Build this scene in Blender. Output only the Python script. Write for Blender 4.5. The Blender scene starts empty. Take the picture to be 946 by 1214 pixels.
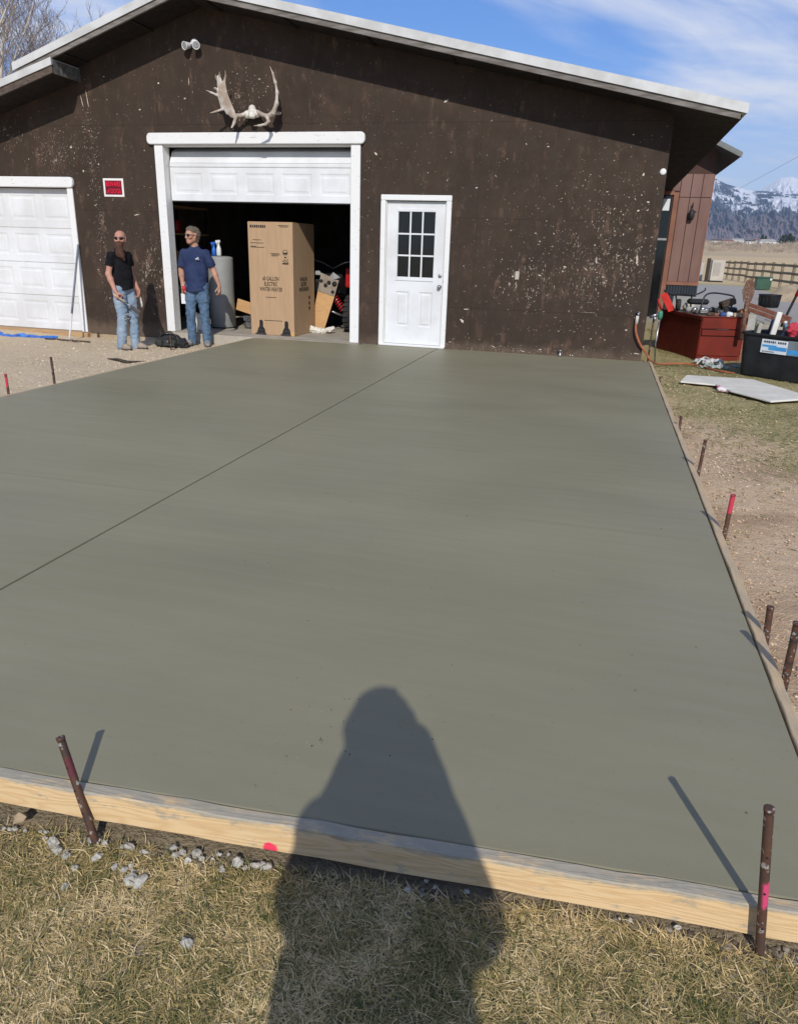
import bpy, bmesh, math, random
import numpy as np
from mathutils import Vector, Matrix, noise as mnoise
random.seed(7); rng = np.random.default_rng(7)
S = bpy.context.scene; COL = S.collection
R = math.radians
# ------------------------------------------------------------------ camera
CP = Vector((0.9151, -10.9745, 1.3919))
RIGHT = Vector((0.96557005, 0.25839988, 0.03006641)); UP = Vector((-0.11454759, 0.31854663, 0.94096062)); FWD = Vector((-0.23356656, 0.91200743, -0.33717817))
FPX, CX, CY = 874.04, 473.0, 607.76
cd = bpy.data.cameras.new('camera'); cam = bpy.data.objects.new('camera', cd); COL.objects.link(cam)
cam.matrix_world = Matrix(((RIGHT.x, UP.x, -FWD.x, CP.x), (RIGHT.y, UP.y, -FWD.y, CP.y), (RIGHT.z, UP.z, -FWD.z, CP.z), (0, 0, 0, 1)))
cd.sensor_fit = 'HORIZONTAL'; cd.sensor_width = 36.0; cd.lens = FPX * 36.0 / 946.0
cd.clip_start = 0.02; cd.clip_end = 30000
S.camera = cam
# ------------------------------------------------------------------ light
SUN_EL, SUN_AZ = R(33.5), R(164.5)      # azimuth clockwise from +Y
sun_vec = Vector((math.sin(SUN_AZ) * math.cos(SUN_EL), math.cos(SUN_AZ) * math.cos(SUN_EL), math.sin(SUN_EL)))
sl = bpy.data.lights.new('sun', 'SUN'); sl.energy = 3.9; sl.angle = R(0.53); sl.color = (1.0, 0.955, 0.88)
so = bpy.data.objects.new('sun', sl); COL.objects.link(so); so.rotation_euler = (-sun_vec).to_track_quat('-Z', 'Y').to_euler(); so.location = (6, -20, 20)
S.view_settings.view_transform = 'Standard'; S.view_settings.look = 'None'; S.view_settings.gamma = 1; S.view_settings.exposure = 0.0
W = bpy.data.worlds.new('World'); S.world = W; W.use_nodes = True

# ------------------------------------------------------------------ node helper
class NT:
    def __init__(s, tree):
        s.t = tree; s.t.nodes.clear()
    def n(s, typ, ins=None, **props):
        nd = s.t.nodes.new(typ)
        for k, v in props.items(): setattr(nd, k, v)
        for k, v in (ins or {}).items():
            sock = nd.inputs[k]
            if hasattr(v, 'is_output'): s.t.links.new(v, sock)
            else:
                if sock.type == 'RGBA' and len(v) == 3: v = (*v, 1)
                sock.default_value = v
        return nd
    def math(s, op, a, b=0.0, c=0.0, clamp=False):
        nd = s.n('ShaderNodeMath', {0: a, 1: b, 2: c}, operation=op); nd.use_clamp = clamp
        return nd.outputs[0]
    def vmath(s, op, a, b=(0, 0, 0)):
        nd = s.n('ShaderNodeVectorMath', {0: a, 1: b}, operation=op)
        return nd.outputs[1] if op in ('LENGTH', 'DOT_PRODUCT', 'DISTANCE') else nd.outputs[0]
    def noise(s, vec, scale, detail=4, rough=.55, dist=0):
        return s.n('ShaderNodeTexNoise', {'Vector': vec, 'Scale': scale, 'Detail': detail, 'Roughness': rough, 'Distortion': dist}).outputs[0]
    def ramp(s, fac, lo, hi, a=0.0, b=1.0):
        nd = s.n('ShaderNodeMapRange', {0: fac, 1: lo, 2: hi, 3: a, 4: b}); nd.interpolation_type = 'SMOOTHSTEP'
        return nd.outputs[0]
    def mix(s, fac, a, b):
        nd = s.n('ShaderNodeMix', data_type='RGBA')
        for sock, v in ((nd.inputs[0], fac), (nd.inputs[6], a), (nd.inputs[7], b)):
            if hasattr(v, 'is_output'): s.t.links.new(v, sock)
            else: sock.default_value = v if not isinstance(v, tuple) or len(v) == 4 else (*v, 1)
        return nd.outputs[2]
    def pos(s): return s.n('ShaderNodeNewGeometry').outputs['Position']
    def obj(s): return s.n('ShaderNodeTexCoord').outputs['Object']
    def scale(s, v, k): return s.vmath('MULTIPLY', v, k)
    def xyz(s, v): return s.n('ShaderNodeSeparateXYZ', {0: v}).outputs
    def bump(s, h, strength=.3, dist=.01, normal=None):
        i = {'Strength': strength, 'Distance': dist, 'Height': h}
        if normal: i['Normal'] = normal
        return s.n('ShaderNodeBump', i).outputs[0]
    def out(s, col, rough=.6, metal=0., normal=None, spec=.5, **kw):
        i = {'Base Color': col, 'Roughness': rough, 'Metallic': metal, 'Specular IOR Level': spec}
        if normal: i['Normal'] = normal
        i.update(kw)
        p = s.n('ShaderNodeBsdfPrincipled', i)
        o = s.n('ShaderNodeOutputMaterial'); s.t.links.new(p.outputs[0], o.inputs[0])
        return p
MATS = {}
def newmat(name):
    m = bpy.data.materials.new(name); m.use_nodes = True; MATS[name] = m
    return m, NT(m.node_tree)
def simple(name, c1, c2=None, scale=8., rough=.6, metal=0., bump=0., bscale=60., stretch=(1, 1, 1), spec=.3, lo=.35, hi=.65, coords='obj', bdist=.004):
    if name in MATS: return MATS[name]
    m, t = newmat(name)
    v = t.obj() if coords == 'obj' else t.pos()
    v = t.scale(v, stretch)
    col = c1
    if c2 is None: c2 = tuple(x * .8 for x in c1)
    col = t.mix(t.ramp(t.noise(v, scale, 6, .6), lo, hi), c1, c2)
    nrm = None
    if bump: nrm = t.bump(t.noise(v, bscale, 5, .6), bump, bdist)
    rr = t.ramp(t.noise(v, scale * 2.3, 3), .3, .7, max(rough - .08, .02), min(rough + .08, 1))
    t.out(col, rr, metal, nrm, spec)
    return m
def attrmat(name, cols, rough=.85, bump=0, spec=.3, transl=False):
    """per-piece colour picked by the 'tint' attribute stored with each blade or stone"""
    m, t = newmat(name)
    a = t.n('ShaderNodeAttribute', attribute_name='tint').outputs['Fac']
    r = t.n('ShaderNodeValToRGB', {0: a}); e = r.color_ramp.elements
    e[0].position = 0; e[0].color = (*cols[0], 1); e[1].position = 1; e[1].color = (*cols[-1], 1)
    for i, c in enumerate(cols[1:-1]):
        x = e.new((i + 1) / (len(cols) - 1)); x.color = (*c, 1)
    nrm = t.bump(t.noise(t.pos(), 90, 4), bump, .004) if bump else None
    t.out(r.outputs[0], rough, 0, nrm, spec)
    return m

# ------------------------------------------------------------------ sky (same everywhere: sky texture plus thin cirrus)
t = NT(W.node_tree)
sky = t.n('ShaderNodeTexSky', sky_type='NISHITA', sun_disc=False, sun_elevation=SUN_EL, sun_rotation=SUN_AZ, altitude=1400, air_density=1.25, dust_density=.25, ozone_density=2.6)
d = t.n('ShaderNodeTexCoord').outputs['Generated']
sx, sy, sz = t.xyz(d)
den = t.math('ADD', t.math('MAXIMUM', sz, 0.0), .11)
pv = t.n('ShaderNodeCombineXYZ', {0: t.math('DIVIDE', sx, den), 1: t.math('DIVIDE', sy, den), 2: 0.0}).outputs[0]
rotv = t.n('ShaderNodeVectorRotate', {'Vector': pv, 'Angle': R(52)}, rotation_type='Z_AXIS').outputs[0]
c1 = t.noise(t.scale(rotv, (.55, .22, 1)), 1.0, 7, .58, 1.2)
c2 = t.noise(t.scale(rotv, (2.6, .8, 1)), 1.1, 6, .6, .8)
cl = t.math('ADD', t.math('MULTIPLY', c1, .75), t.math('MULTIPLY', c2, .25))
cov = t.ramp(cl, .43, .64)
cov = t.math('MULTIPLY', cov, .85)
hor = t.ramp(sz, .0, .22, .85, 0.0)            # the pale band low over the horizon, all round
cov = t.math('MAXIMUM', cov, hor)
skyc = t.vmath('MULTIPLY', sky.outputs[0], (.34, .55, .88))
lowc = t.mix(t.ramp(sz, .03, .17), (4.5, 5.4, 6.6), (7.5, 7.3, 7.05))
colr = t.mix(cov, skyc, lowc)
bg = t.n('ShaderNodeBackground', {'Color': colr, 'Strength': .15})
o = t.n('ShaderNodeOutputWorld'); t.t.links.new(bg.outputs[0], o.inputs[0])

# ------------------------------------------------------------------ object helpers
def tag(o, label=None, cat=None, group=None, kind=None):
    if label: o['label'] = label
    if cat: o['category'] = cat
    if group: o['group'] = group
    if kind: o['kind'] = kind
    return o
def empty(name, loc=(0, 0, 0), rz=0, label=None, cat=None, group=None, kind=None):
    o = bpy.data.objects.new(name, None); o.empty_display_size = .1; COL.objects.link(o)
    o.location = loc; o.rotation_euler = (0, 0, rz)
    return tag(o, label, cat, group, kind)
def copy_tree(o, parent=None):
    c = o.copy(); COL.objects.link(c); c.parent = parent
    for ch in list(o.children): copy_tree(ch, c)
    return c
def link_mesh(name, me, mat, parent):
    ob = bpy.data.objects.new(name, me); COL.objects.link(ob)
    if mat:
        for m in (mat if isinstance(mat, (list, tuple)) else [mat]): me.materials.append(m)
    if parent: ob.parent = parent
    return ob
class MB:
    def __init__(s): s.v = []; s.f = []; s.m = []; s.mi = 0; s.xf = None; s.sm = []
    def add(s, vs, fs, smooth=False):
        b = len(s.v)
        for p in vs:
            p = Vector(p)
            s.v.append(s.xf @ p if s.xf is not None else p)
        for f in fs: s.f.append([b + i for i in f]); s.m.append(s.mi); s.sm.append(smooth)
        return s
    def box(s, lo, hi):
        x0, y0, z0 = lo; x1, y1, z1 = hi
        return s.add([(x0, y0, z0), (x1, y0, z0), (x1, y1, z0), (x0, y1, z0), (x0, y0, z1), (x1, y0, z1), (x1, y1, z1), (x0, y1, z1)],
              [(0, 3, 2, 1), (4, 5, 6, 7), (0, 1, 5, 4), (1, 2, 6, 5), (2, 3, 7, 6), (3, 0, 4, 7)])
    def bar(s, a, b, w, h, up=(0, 0, 1)):
        a = Vector(a); b = Vector(b); d = (b - a).normalized(); u = Vector(up)
        sd = d.cross(u)
        if sd.length < 1e-4: sd = d.cross(Vector((0, 1, 0)))
        sd.normalize(); u = sd.cross(d)
        vs = []
        for p in (a, b):
            for i, j in ((-1, -1), (1, -1), (1, 1), (-1, 1)): vs.append(p + sd * (i * w / 2) + u * (j * h / 2))
        return s.add(vs, [(3, 2, 1, 0), (4, 5, 6, 7), (0, 1, 5, 4), (1, 2, 6, 5), (2, 3, 7, 6), (3, 0, 4, 7)])
    def tube(s, pts, rad, n=8, cap=True):
        pts = [Vector(p) for p in pts]; k = len(pts)
        if not isinstance(rad, (list, tuple)): rad = [rad] * k
        vs = []; ref = None
        for i, p in enumerate(pts):
            d = (pts[min(i + 1, k - 1)] - pts[max(i - 1, 0)])
            d = d.normalized() if d.length > 1e-9 else Vector((0, 0, 1))
            if ref is None: ref = d.orthogonal().normalized()
            ref = (ref - d * ref.dot(d))
            ref = ref.normalized() if ref.length > 1e-6 else d.orthogonal().normalized()
            w = d.cross(ref)
            for j in range(n):
                a = 2 * math.pi * j / n
                vs.append(p + (ref * math.cos(a) + w * math.sin(a)) * rad[i])
        fs = []
        for i in range(k - 1):
            for j in range(n):
                fs.append((i * n + j, i * n + (j + 1) % n, (i + 1) * n + (j + 1) % n, (i + 1) * n + j))
        s.add(vs, fs, True)
        if cap:
            b = len(s.v) - len(vs)
            s.f.append([b + j for j in reversed(range(n))]); s.m.append(s.mi); s.sm.append(False)
            s.f.append([b + (k - 1) * n + j for j in range(n)]); s.m.append(s.mi); s.sm.append(False)
        return s
    def lathe(s, prof, c=(0, 0, 0), n=24, axis='Z', smooth=True):
        vs = []
        for r, h in prof:
            for j in range(n):
                a = 2 * math.pi * j / n; x, y = r * math.cos(a), r * math.sin(a)
                q = (x, y, h) if axis == 'Z' else ((h, x, y) if axis == 'X' else (y, h, x))
                vs.append((q[0] + c[0], q[1] + c[1], q[2] + c[2]))
        fs = []
        for i in range(len(prof) - 1):
            for j in range(n): fs.append((i * n + j, i * n + (j + 1) % n, (i + 1) * n + (j + 1) % n, (i + 1) * n + j))
        s.add(vs, fs, smooth); b = len(s.v) - len(vs)
        for i, rv in ((0, True), (len(prof) - 1, False)):
            if prof[i][0] > 1e-5:
                idx = [b + i * n + j for j in range(n)]
                s.f.append(idx[::-1] if rv else idx); s.m.append(s.mi); s.sm.append(False)
        return s
    def prism(s, poly, y0, y1, axis='Y'):
        n = len(poly)
        mk = {'Y': lambda a, b, h: (a, h, b), 'Z': lambda a, b, h: (a, b, h), 'X': lambda a, b, h: (h, a, b)}[axis]
        vs = [mk(a, b, y0) for a, b in poly] + [mk(a, b, y1) for a, b in poly]
        fs = [tuple(range(n)), tuple(reversed(range(n, 2 * n)))] + [(i, (i + 1) % n, n + (i + 1) % n, n + i)[::-1] for i in range(n)]
        return s.add(vs, fs)
    def build(s, name, mat, parent=None, bevel=0, seg=1):
        me = bpy.data.meshes.new(name)
        off = Matrix.Identity(4)
        if parent is not None:
            M = Matrix.Identity(4); p = parent; ch = []
            while p is not None: ch.append(p); p = p.parent
            for p in reversed(ch): M = M @ Matrix.LocRotScale(p.location, p.rotation_euler, p.scale)
            off = M.inverted()
        me.from_pydata([off @ v for v in s.v], [], s.f)
        me.polygons.foreach_set('material_index', s.m); me.polygons.foreach_set('use_smooth', s.sm)
        bm = bmesh.new(); bm.from_mesh(me)
        bmesh.ops.recalc_face_normals(bm, faces=bm.faces)
        if bevel:
            ed = [e for e in bm.edges if len(e.link_faces) == 2 and e.calc_face_angle(0) > .6]
            bmesh.ops.bevel(bm, geom=ed, offset=bevel, segments=seg, affect='EDGES', profile=.5)
        bm.to_mesh(me); bm.free()
        return link_mesh(name, me, mat, parent)
def np_mesh(name, V, T, mat, parent=None, tint=None, smooth=False):
    """V (n,3) float, T (m,3) triangles"""
    me = bpy.data.meshes.new(name)
    V = np.asarray(V, float)
    if parent is not None:
        q = parent; ch = []
        while q is not None: ch.append(q); q = q.parent
        M = Matrix.Identity(4)
        for q in reversed(ch): M = M @ Matrix.LocRotScale(q.location, q.rotation_euler, q.scale)
        A = np.array(M.inverted()); V = V @ A[:3, :3].T + A[:3, 3]
    V = np.asarray(V, np.float32); T = np.asarray(T, np.int32); k = T.shape[1]
    me.vertices.add(len(V)); me.vertices.foreach_set('co', V.ravel())
    me.loops.add(T.size); me.loops.foreach_set('vertex_index', T.ravel())
    me.polygons.add(len(T)); me.polygons.foreach_set('loop_start', np.arange(len(T), dtype=np.int32) * k)
    me.polygons.foreach_set('use_smooth', np.full(len(T), smooth, bool))
    if tint is not None:
        a = me.attributes.new('tint', 'FLOAT', 'POINT'); a.data.foreach_set('value', np.asarray(tint, np.float32))
    me.update(calc_edges=True); me.validate()
    return link_mesh(name, me, mat, parent)
def at_y(x, y, Y=0.0):
    d = RIGHT * ((x - CX) / FPX) + UP * ((CY - y) / FPX) + FWD
    return CP + d * ((Y - CP.y) / d.y)
def at_z(x, y, Z=0.0):
    d = RIGHT * ((x - CX) / FPX) + UP * ((CY - y) / FPX) + FWD
    return CP + d * ((Z - CP.z) / d.z)
def text_mesh(txt, size, depth=.001):
    cu = bpy.data.curves.new('lettering', 'FONT'); cu.body = txt; cu.size = size; cu.extrude = depth; cu.offset = size * .010; cu.align_x = 'CENTER'; cu.align_y = 'CENTER'; cu.resolution_u = 3
    ob = bpy.data.objects.new('lettering', cu); COL.objects.link(ob)
    me = bpy.data.meshes.new_from_object(ob.evaluated_get(bpy.context.evaluated_depsgraph_get()))
    bpy.data.objects.remove(ob); bpy.data.curves.remove(cu)
    return me
def lettering(name, lines, size, frame, mat, parent, bold=0, sx=1.0):
    """lines: (text, u, v, size) in the plane of `frame` (x right, y up, z out)"""
    V = []; F = []
    for txt, u, v, sz in lines:
        me = text_mesh(txt, sz)
        b = len(V)
        V += [frame @ Vector((p.co.x * sx + u, p.co.y + v, p.co.z)) for p in me.vertices]
        F += [[b + i for i in p.vertices] for p in me.polygons]
        bpy.data.meshes.remove(me)
    mb = MB(); mb.add(V, F)
    return mb.build(name, mat, parent)

# ------------------------------------------------------------------ implicit surfaces (bodies, clothes, antlers)
class SDF:
    def __init__(s): s.p = []
    def cap(s, a, b, ra, rb=None, k=.03, flat=None, fs=1.0, neg=False):
        s.p.append((np.array(a, float), np.array(b, float), ra, ra if rb is None else rb, k, None if flat is None else np.array(flat, float) / np.linalg.norm(flat), fs, neg)); return s
    def ball(s, c, r, k=.03, **kw): return s.cap(c, np.array(c, float) + (0, 0, 1e-4), r, r, k, **kw)
    def chain(s, pts, rads, k=.02, **kw):
        for i in range(len(pts) - 1): s.cap(pts[i], pts[i + 1], rads[i], rads[i + 1], k, **kw)
        return s
    def mesh(s, h):
        lo = np.min([np.minimum(p[0], p[1]) - max(p[2], p[3]) * 1.3 for p in s.p if not p[7]], 0) - 4 * h
        hi = np.max([np.maximum(p[0], p[1]) + max(p[2], p[3]) * 1.3 for p in s.p if not p[7]], 0) + 4 * h
        n = np.ceil((hi - lo) / h).astype(int) + 1
        D = np.full(n, .2, np.float32)
        for a, b, ra, rb, k, fl, fs, neg in s.p:
            rr = max(ra, rb) * max(1, fs) + k + 3 * h
            i0 = np.clip(np.floor((np.minimum(a, b) - rr - lo) / h).astype(int), 0, n); i1 = np.clip(np.ceil((np.maximum(a, b) + rr - lo) / h).astype(int) + 1, 0, n)
            if (i1 <= i0).any(): continue
            g = np.stack(np.meshgrid(*[lo[q] + np.arange(i0[q], i1[q]) * h for q in range(3)], indexing='ij'), -1)
            pa = g - a; ba = b - a
            if fl is not None:
                pa = pa + fl * ((pa @ fl) * (1 / fs - 1))[..., None]; ba = ba + fl * ((ba @ fl) * (1 / fs - 1))
            tt = np.clip((pa @ ba) / max(ba @ ba, 1e-12), 0, 1)
            d = np.linalg.norm(pa - tt[..., None] * ba, axis=-1) - (ra + (rb - ra) * tt)
            if fl is not None and fs < 1: d = d * (fs * .5 + .5)
            sl_ = tuple(slice(i0[q], i1[q]) for q in range(3)); cur = D[sl_]
            if neg:
                d = -d; hh = np.maximum(k - np.abs(cur - d), 0) / k; D[sl_] = np.maximum(cur, d) + hh * hh * k / 4
            else:
                hh = np.maximum(k - np.abs(cur - d), 0) / k; D[sl_] = np.minimum(cur, d) - hh * hh * k / 4
        ins = D < 0
        c = [ins[i:n[0] - 1 + i, j:n[1] - 1 + j, l:n[2] - 1 + l] for i in (0, 1) for j in (0, 1) for l in (0, 1)]
        cnt = sum(x.astype(np.int8) for x in c); act = (cnt > 0) & (cnt < 8)
        ci = np.argwhere(act); idx = np.full(act.shape, -1, np.int64); idx[act] = np.arange(len(ci))
        acc = np.zeros((len(ci), 3)); num = np.zeros(len(ci))
        cor = [(i, j, l) for i in (0, 1) for j in (0, 1) for l in (0, 1)]
        for u in range(8):
            for w in range(u + 1, 8):
                cu_, cw = np.array(cor[u]), np.array(cor[w])
                if np.abs(cu_ - cw).sum() != 1: continue
                da = D[tuple((ci + cu_).T)]; db = D[tuple((ci + cw).T)]
                m = (da < 0) != (db < 0); tt = np.where(m, da / np.where(m, da - db, 1), 0)
                acc += np.where(m[:, None], cu_ + (cw - cu_) * tt[:, None], 0); num += m
        V = lo + (ci + acc / num[:, None]) * h
        Q = []
        for ax in range(3):
            e = np.zeros(3, int); e[ax] = 1
            A = ins[:n[0] - e[0], :n[1] - e[1], :n[2] - e[2]]; B = ins[e[0]:, e[1]:, e[2]:]
            for sgn, m in ((1, A & ~B), (-1, ~A & B)):
                q = np.argwhere(m); o1, o2 = [(np.arange(3) == (ax + w) % 3).astype(int) for w in (1, 2)]
                q = q[((q - o1 - o2) >= 0).all(1) & (q < np.array(act.shape)).all(1)]
                f = np.stack([idx[tuple((q - o1 - o2).T)], idx[tuple((q - o2).T)], idx[tuple(q.T)], idx[tuple((q - o1).T)]], 1)
                Q.append(f if sgn > 0 else f[:, ::-1])
        Q = np.concatenate(Q); Q = Q[(Q >= 0).all(1)]
        return V, Q
    def build(s, name, mat, parent, h, wrinkle=0, wscale=20, seed=0):
        V, Q = s.mesh(h)
        if wrinkle:
            V = V + np.array([mnoise.noise_vector(Vector((p[0] * wscale + seed, p[1] * wscale, p[2] * wscale * 1.8))) for p in V]) * wrinkle
        return np_mesh(name, V, Q, mat, parent, smooth=True)
# ================================================================== MATERIALS
def mat_siding():
    m, t = newmat('brown_painted_plywood')
    p = t.pos(); x, y, z = t.xyz(p)
    base = t.mix(t.ramp(t.noise(p, 1.1, 5, .6), .35, .7), (.041, .0285, .0205), (.054, .0365, .0258))
    base = t.mix(t.math('MULTIPLY', t.ramp(t.noise(t.scale(p, (9, 9, .8)), 3, 6, .7), .5, .78), .4), base, (.07, .048, .036))
    base = t.mix(t.math('MULTIPLY', t.ramp(t.noise(t.scale(p, (1.5, 1, 1)), 2.3, 5, .62), .55, .74), .5), base, (.105, .062, .042))
    def blob(cx, cz, rx, rz):
        dx = t.math('DIVIDE', t.math('SUBTRACT', x, cx), rx); dz = t.math('DIVIDE', t.math('SUBTRACT', z, cz), rz)
        q = t.math('SQRT', t.math('ADD', t.math('MULTIPLY', dx, dx), t.math('MULTIPLY', dz, dz)))
        return t.ramp(q, .1, 1.0, 1.0, 0.0)
    mask = blob(.9, 1.4, 1.5, 1.3)
    for b in ((-7.75, 2.62, .75, .42), (-7.0, 2.6, .13, 1.2), (-6.95, 1.6, .22, .7), (-4.4, 3.35, .4, .4), (-.6, .02, 3.0, .18), (1.25, 1.5, .35, 1.1), (-6.1, .9, .7, 1.2), (-.2, 1.0, .9, .6), (-8.6, 2.9, .9, .5)):
        mask = t.math('MAXIMUM', mask, blob(*b))
    mask = t.math('MULTIPLY', t.math('MAXIMUM', mask, .42), t.ramp(t.noise(t.scale(p, (1.6, 1, .8)), 3.4, 5, .62), .34, .60, .2, 1.0))
    fine = t.noise(t.vmath('ADD', t.scale(p, (1.5, 1, .8)), t.scale(t.n('ShaderNodeTexNoise', {'Vector': p, 'Scale': 30.0}).outputs[1], (.03, .03, .03))), 30, 6, .66)
    streak = t.noise(t.scale(p, (30, 8, 1.8)), 3.2, 5, .66)
    thr = t.ramp(mask, 0, 1, .70, .572)
    chip = t.ramp(t.math('SUBTRACT', fine, thr), 0, .03)
    st = t.ramp(t.math('SUBTRACT', streak, t.ramp(mask, 0, 1, .74, .60)), 0, .05)
    st2 = t.math('MULTIPLY', st, t.ramp(t.noise(p, 9, 3), .42, .6))
    chipc = t.mix(t.ramp(t.noise(p, 14, 3), .4, .6), (.46, .40, .31), (.24, .17, .12))
    rb = t.math('MULTIPLY', t.ramp(t.noise(t.scale(p, (2.0, 1, 1)), 3.2, 7, .72), .52, .68), t.ramp(mask, .1, .6))
    base = t.mix(t.math('MULTIPLY', rb, .75), base, (.165, .10, .07))
    col = t.mix(t.math('MULTIPLY', chip, .85), base, chipc)
    col = t.mix(t.math('MULTIPLY', st2, .7), col, (.40, .34, .27))
    dirt = t.math('MULTIPLY', t.ramp(t.math('ADD', z, t.math('MULTIPLY', t.noise(p, 7, 5), .3)), .1, .34, .55, 0.0), 1.0)
    col = t.mix(dirt, col, (.16, .115, .08))
    h = t.math('ADD', t.math('MULTIPLY', t.noise(t.scale(p, (40, 40, 3)), 2, 5, .6), .6), t.math('MULTIPLY', chip, -.7))
    t.out(col, t.ramp(t.noise(p, 6, 4), .3, .7, .6, .85), 0, t.bump(h, .35, .004), .18)
    return m
def mat_whitetrim():
    m, t = newmat('weathered_white_paint')
    p = t.pos()
    n1 = t.noise(t.scale(p, (1.2, 1, 4)), 7, 7, .65); n2 = t.noise(p, 55, 4, .6)
    w = t.ramp(t.math('ADD', t.math('MULTIPLY', n1, .7), t.math('MULTIPLY', n2, .3)), .575, .65)
    col = t.mix(t.math('MULTIPLY', w, .55), (.74, .735, .71), (.33, .25, .19))
    col = t.mix(t.ramp(t.noise(p, 3, 4), .5, .75, 0, .25), col, (.62, .59, .53))
    t.out(col, .55, 0, t.bump(t.math('SUBTRACT', n2, w), .25, .003), .4)
    return m
def mat_slab():
    m, t = newmat('fresh_wet_concrete')
    p = t.pos(); x, y, z = t.xyz(p)
    col = t.mix(t.ramp(t.noise(t.scale(p, (.35, 1.0, 1)), .9, 6, .6), .3, .72), (0.228, 0.209, 0.130), (0.272, 0.249, 0.160))
    sw = t.noise(t.scale(p, (.35, 7, 1)), 2.6, 6, .7, .6)
    col = t.mix(t.ramp(sw, .3, .8, 0, .14), col, (0.195, 0.178, 0.113))
    col = t.mix(t.ramp(t.noise(p, .55, 4, .5), .5, .72, 0, .35), col, (0.301, 0.272, 0.179))
    col = t.mix(t.ramp(t.noise(p, 42, 4, .6), .62, .72, 0, .35), col, (0.156, 0.142, 0.093))
    col = t.mix(t.ramp(t.noise(t.scale(p, (1, 2.2, 1)), 170, 3, .6), .5, .74, 0, .28), col, (0.140, 0.127, 0.084))
    # faint tooled lines across
    for yy, xa, xb in ((-7.35, -4.3, -1.4), (-7.1, .6, 1.55), (-4.6, -4.3, -2.0)):
        dy = t.math('ABSOLUTE', t.math('ADD', t.math('SUBTRACT', y, yy), t.math('MULTIPLY', t.math('SUBTRACT', t.noise(p, 1.2, 2), .5), .05)))
        ln = t.math('MULTIPLY', t.ramp(dy, .004, .014, 1, 0), t.math('MULTIPLY', t.math('GREATER_THAN', x, xa), t.math('LESS_THAN', x, xb)))
        col = t.mix(t.math('MULTIPLY', ln, .3), col, (0.148, 0.138, 0.093))
    arc = t.n('ShaderNodeTexWave', {'Vector': t.vmath('ADD', p, (3.0, 4.0, 0)), 'Scale': 2.4, 'Distortion': 9.0, 'Detail': 4.0, 'Detail Scale': .6}, wave_type='RINGS').outputs[1]
    damp = t.ramp(t.noise(t.scale(p, (.5, .8, 1)), 1.1, 5, .55, .5), .45, .62)
    col = t.mix(t.math('MULTIPLY', damp, .13), col, (0.131, 0.128, 0.105))
    col = t.mix(t.math('MULTIPLY', t.ramp(arc, .55, 1.0), .10), col, (0.262, 0.252, 0.206))
    h = t.math('ADD', t.math('MULTIPLY', t.noise(t.scale(p, (1.2, 10, 1)), 6, 6, .68, .4), 1.0), t.math('MULTIPLY', t.noise(p, 130, 3, .6), .35))
    t.out(col, t.math('SUBTRACT', t.ramp(sw, .3, .7, .50, .58), t.math('MULTIPLY', damp, .04)), 0, t.bump(h, .07, .004), .42)
    return m
def mat_pine(name='pine_lumber', smear=True, dusty=0.0, c1=(.68, .49, .27), c2=(.58, .37, .17)):
    m, t = newmat(name)
    o = t.obj(); x, y, z = t.xyz(o)
    v = t.scale(o, (.55, 6, 6))
    w = t.noise(v, 1.6, 3, .5, .8)
    ring = t.math('FRACT', t.math('MULTIPLY', t.math('ADD', w, t.math('MULTIPLY', z, 1.5)), 13))
    ring = t.ramp(t.math('ABSOLUTE', t.math('SUBTRACT', ring, .5)), .12, .5)
    col = t.mix(t.math('MULTIPLY', ring, .55), c1, c2)
    col = t.mix(t.ramp(t.noise(t.scale(o, (3, 60, 60)), 2, 5, .6), .5, .75, 0, .4), col, (.42, .25, .10))
    kn = t.n('ShaderNodeTexVoronoi', {'Vector': t.scale(o, (1, 5, 5)), 'Scale': 2.2}).outputs[0]
    col = t.mix(t.ramp(kn, .03, .08, .7, 0), col, (.25, .13, .05))
    if smear:
        g = t.math('ADD', z, t.math('MULTIPLY', t.math('SUBTRACT', t.noise(t.scale(o, (1, 3, 3)), 8, 6, .68), .5), .075))
        col = t.mix(t.ramp(g, -.016, .002, 0, .92), col, t.mix(t.noise(o, 30, 5), (.40, .375, .30), (.27, .25, .20)))
        sp = t.noise(t.scale(o, (1, 2, 2)), 11, 6, .68)
        col = t.mix(t.ramp(sp, .57, .68, 0, .7), col, (.30, .285, .24))
        dd = t.vmath('DISTANCE', t.scale(o, (1, 0, 1)), (.868, 0, -.082))
        dd = t.math('ADD', dd, t.math('MULTIPLY', t.math('SUBTRACT', t.noise(o, 60, 3), .5), .02))
        col = t.mix(t.ramp(dd, .016, .024, .95, 0), col, (.85, .03, .10))
    if dusty: col = t.mix(t.ramp(t.noise(t.scale(o, (1, 4, 4)), 5, 6, .7), .3, .7, dusty * .5, dusty), col, (.37, .315, .235))
    t.out(col, .75, 0, t.bump(t.math('ADD', ring, t.noise(t.scale(o, (4, 80, 80)), 2, 4)), .3, .002), .3)
    return m
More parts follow.
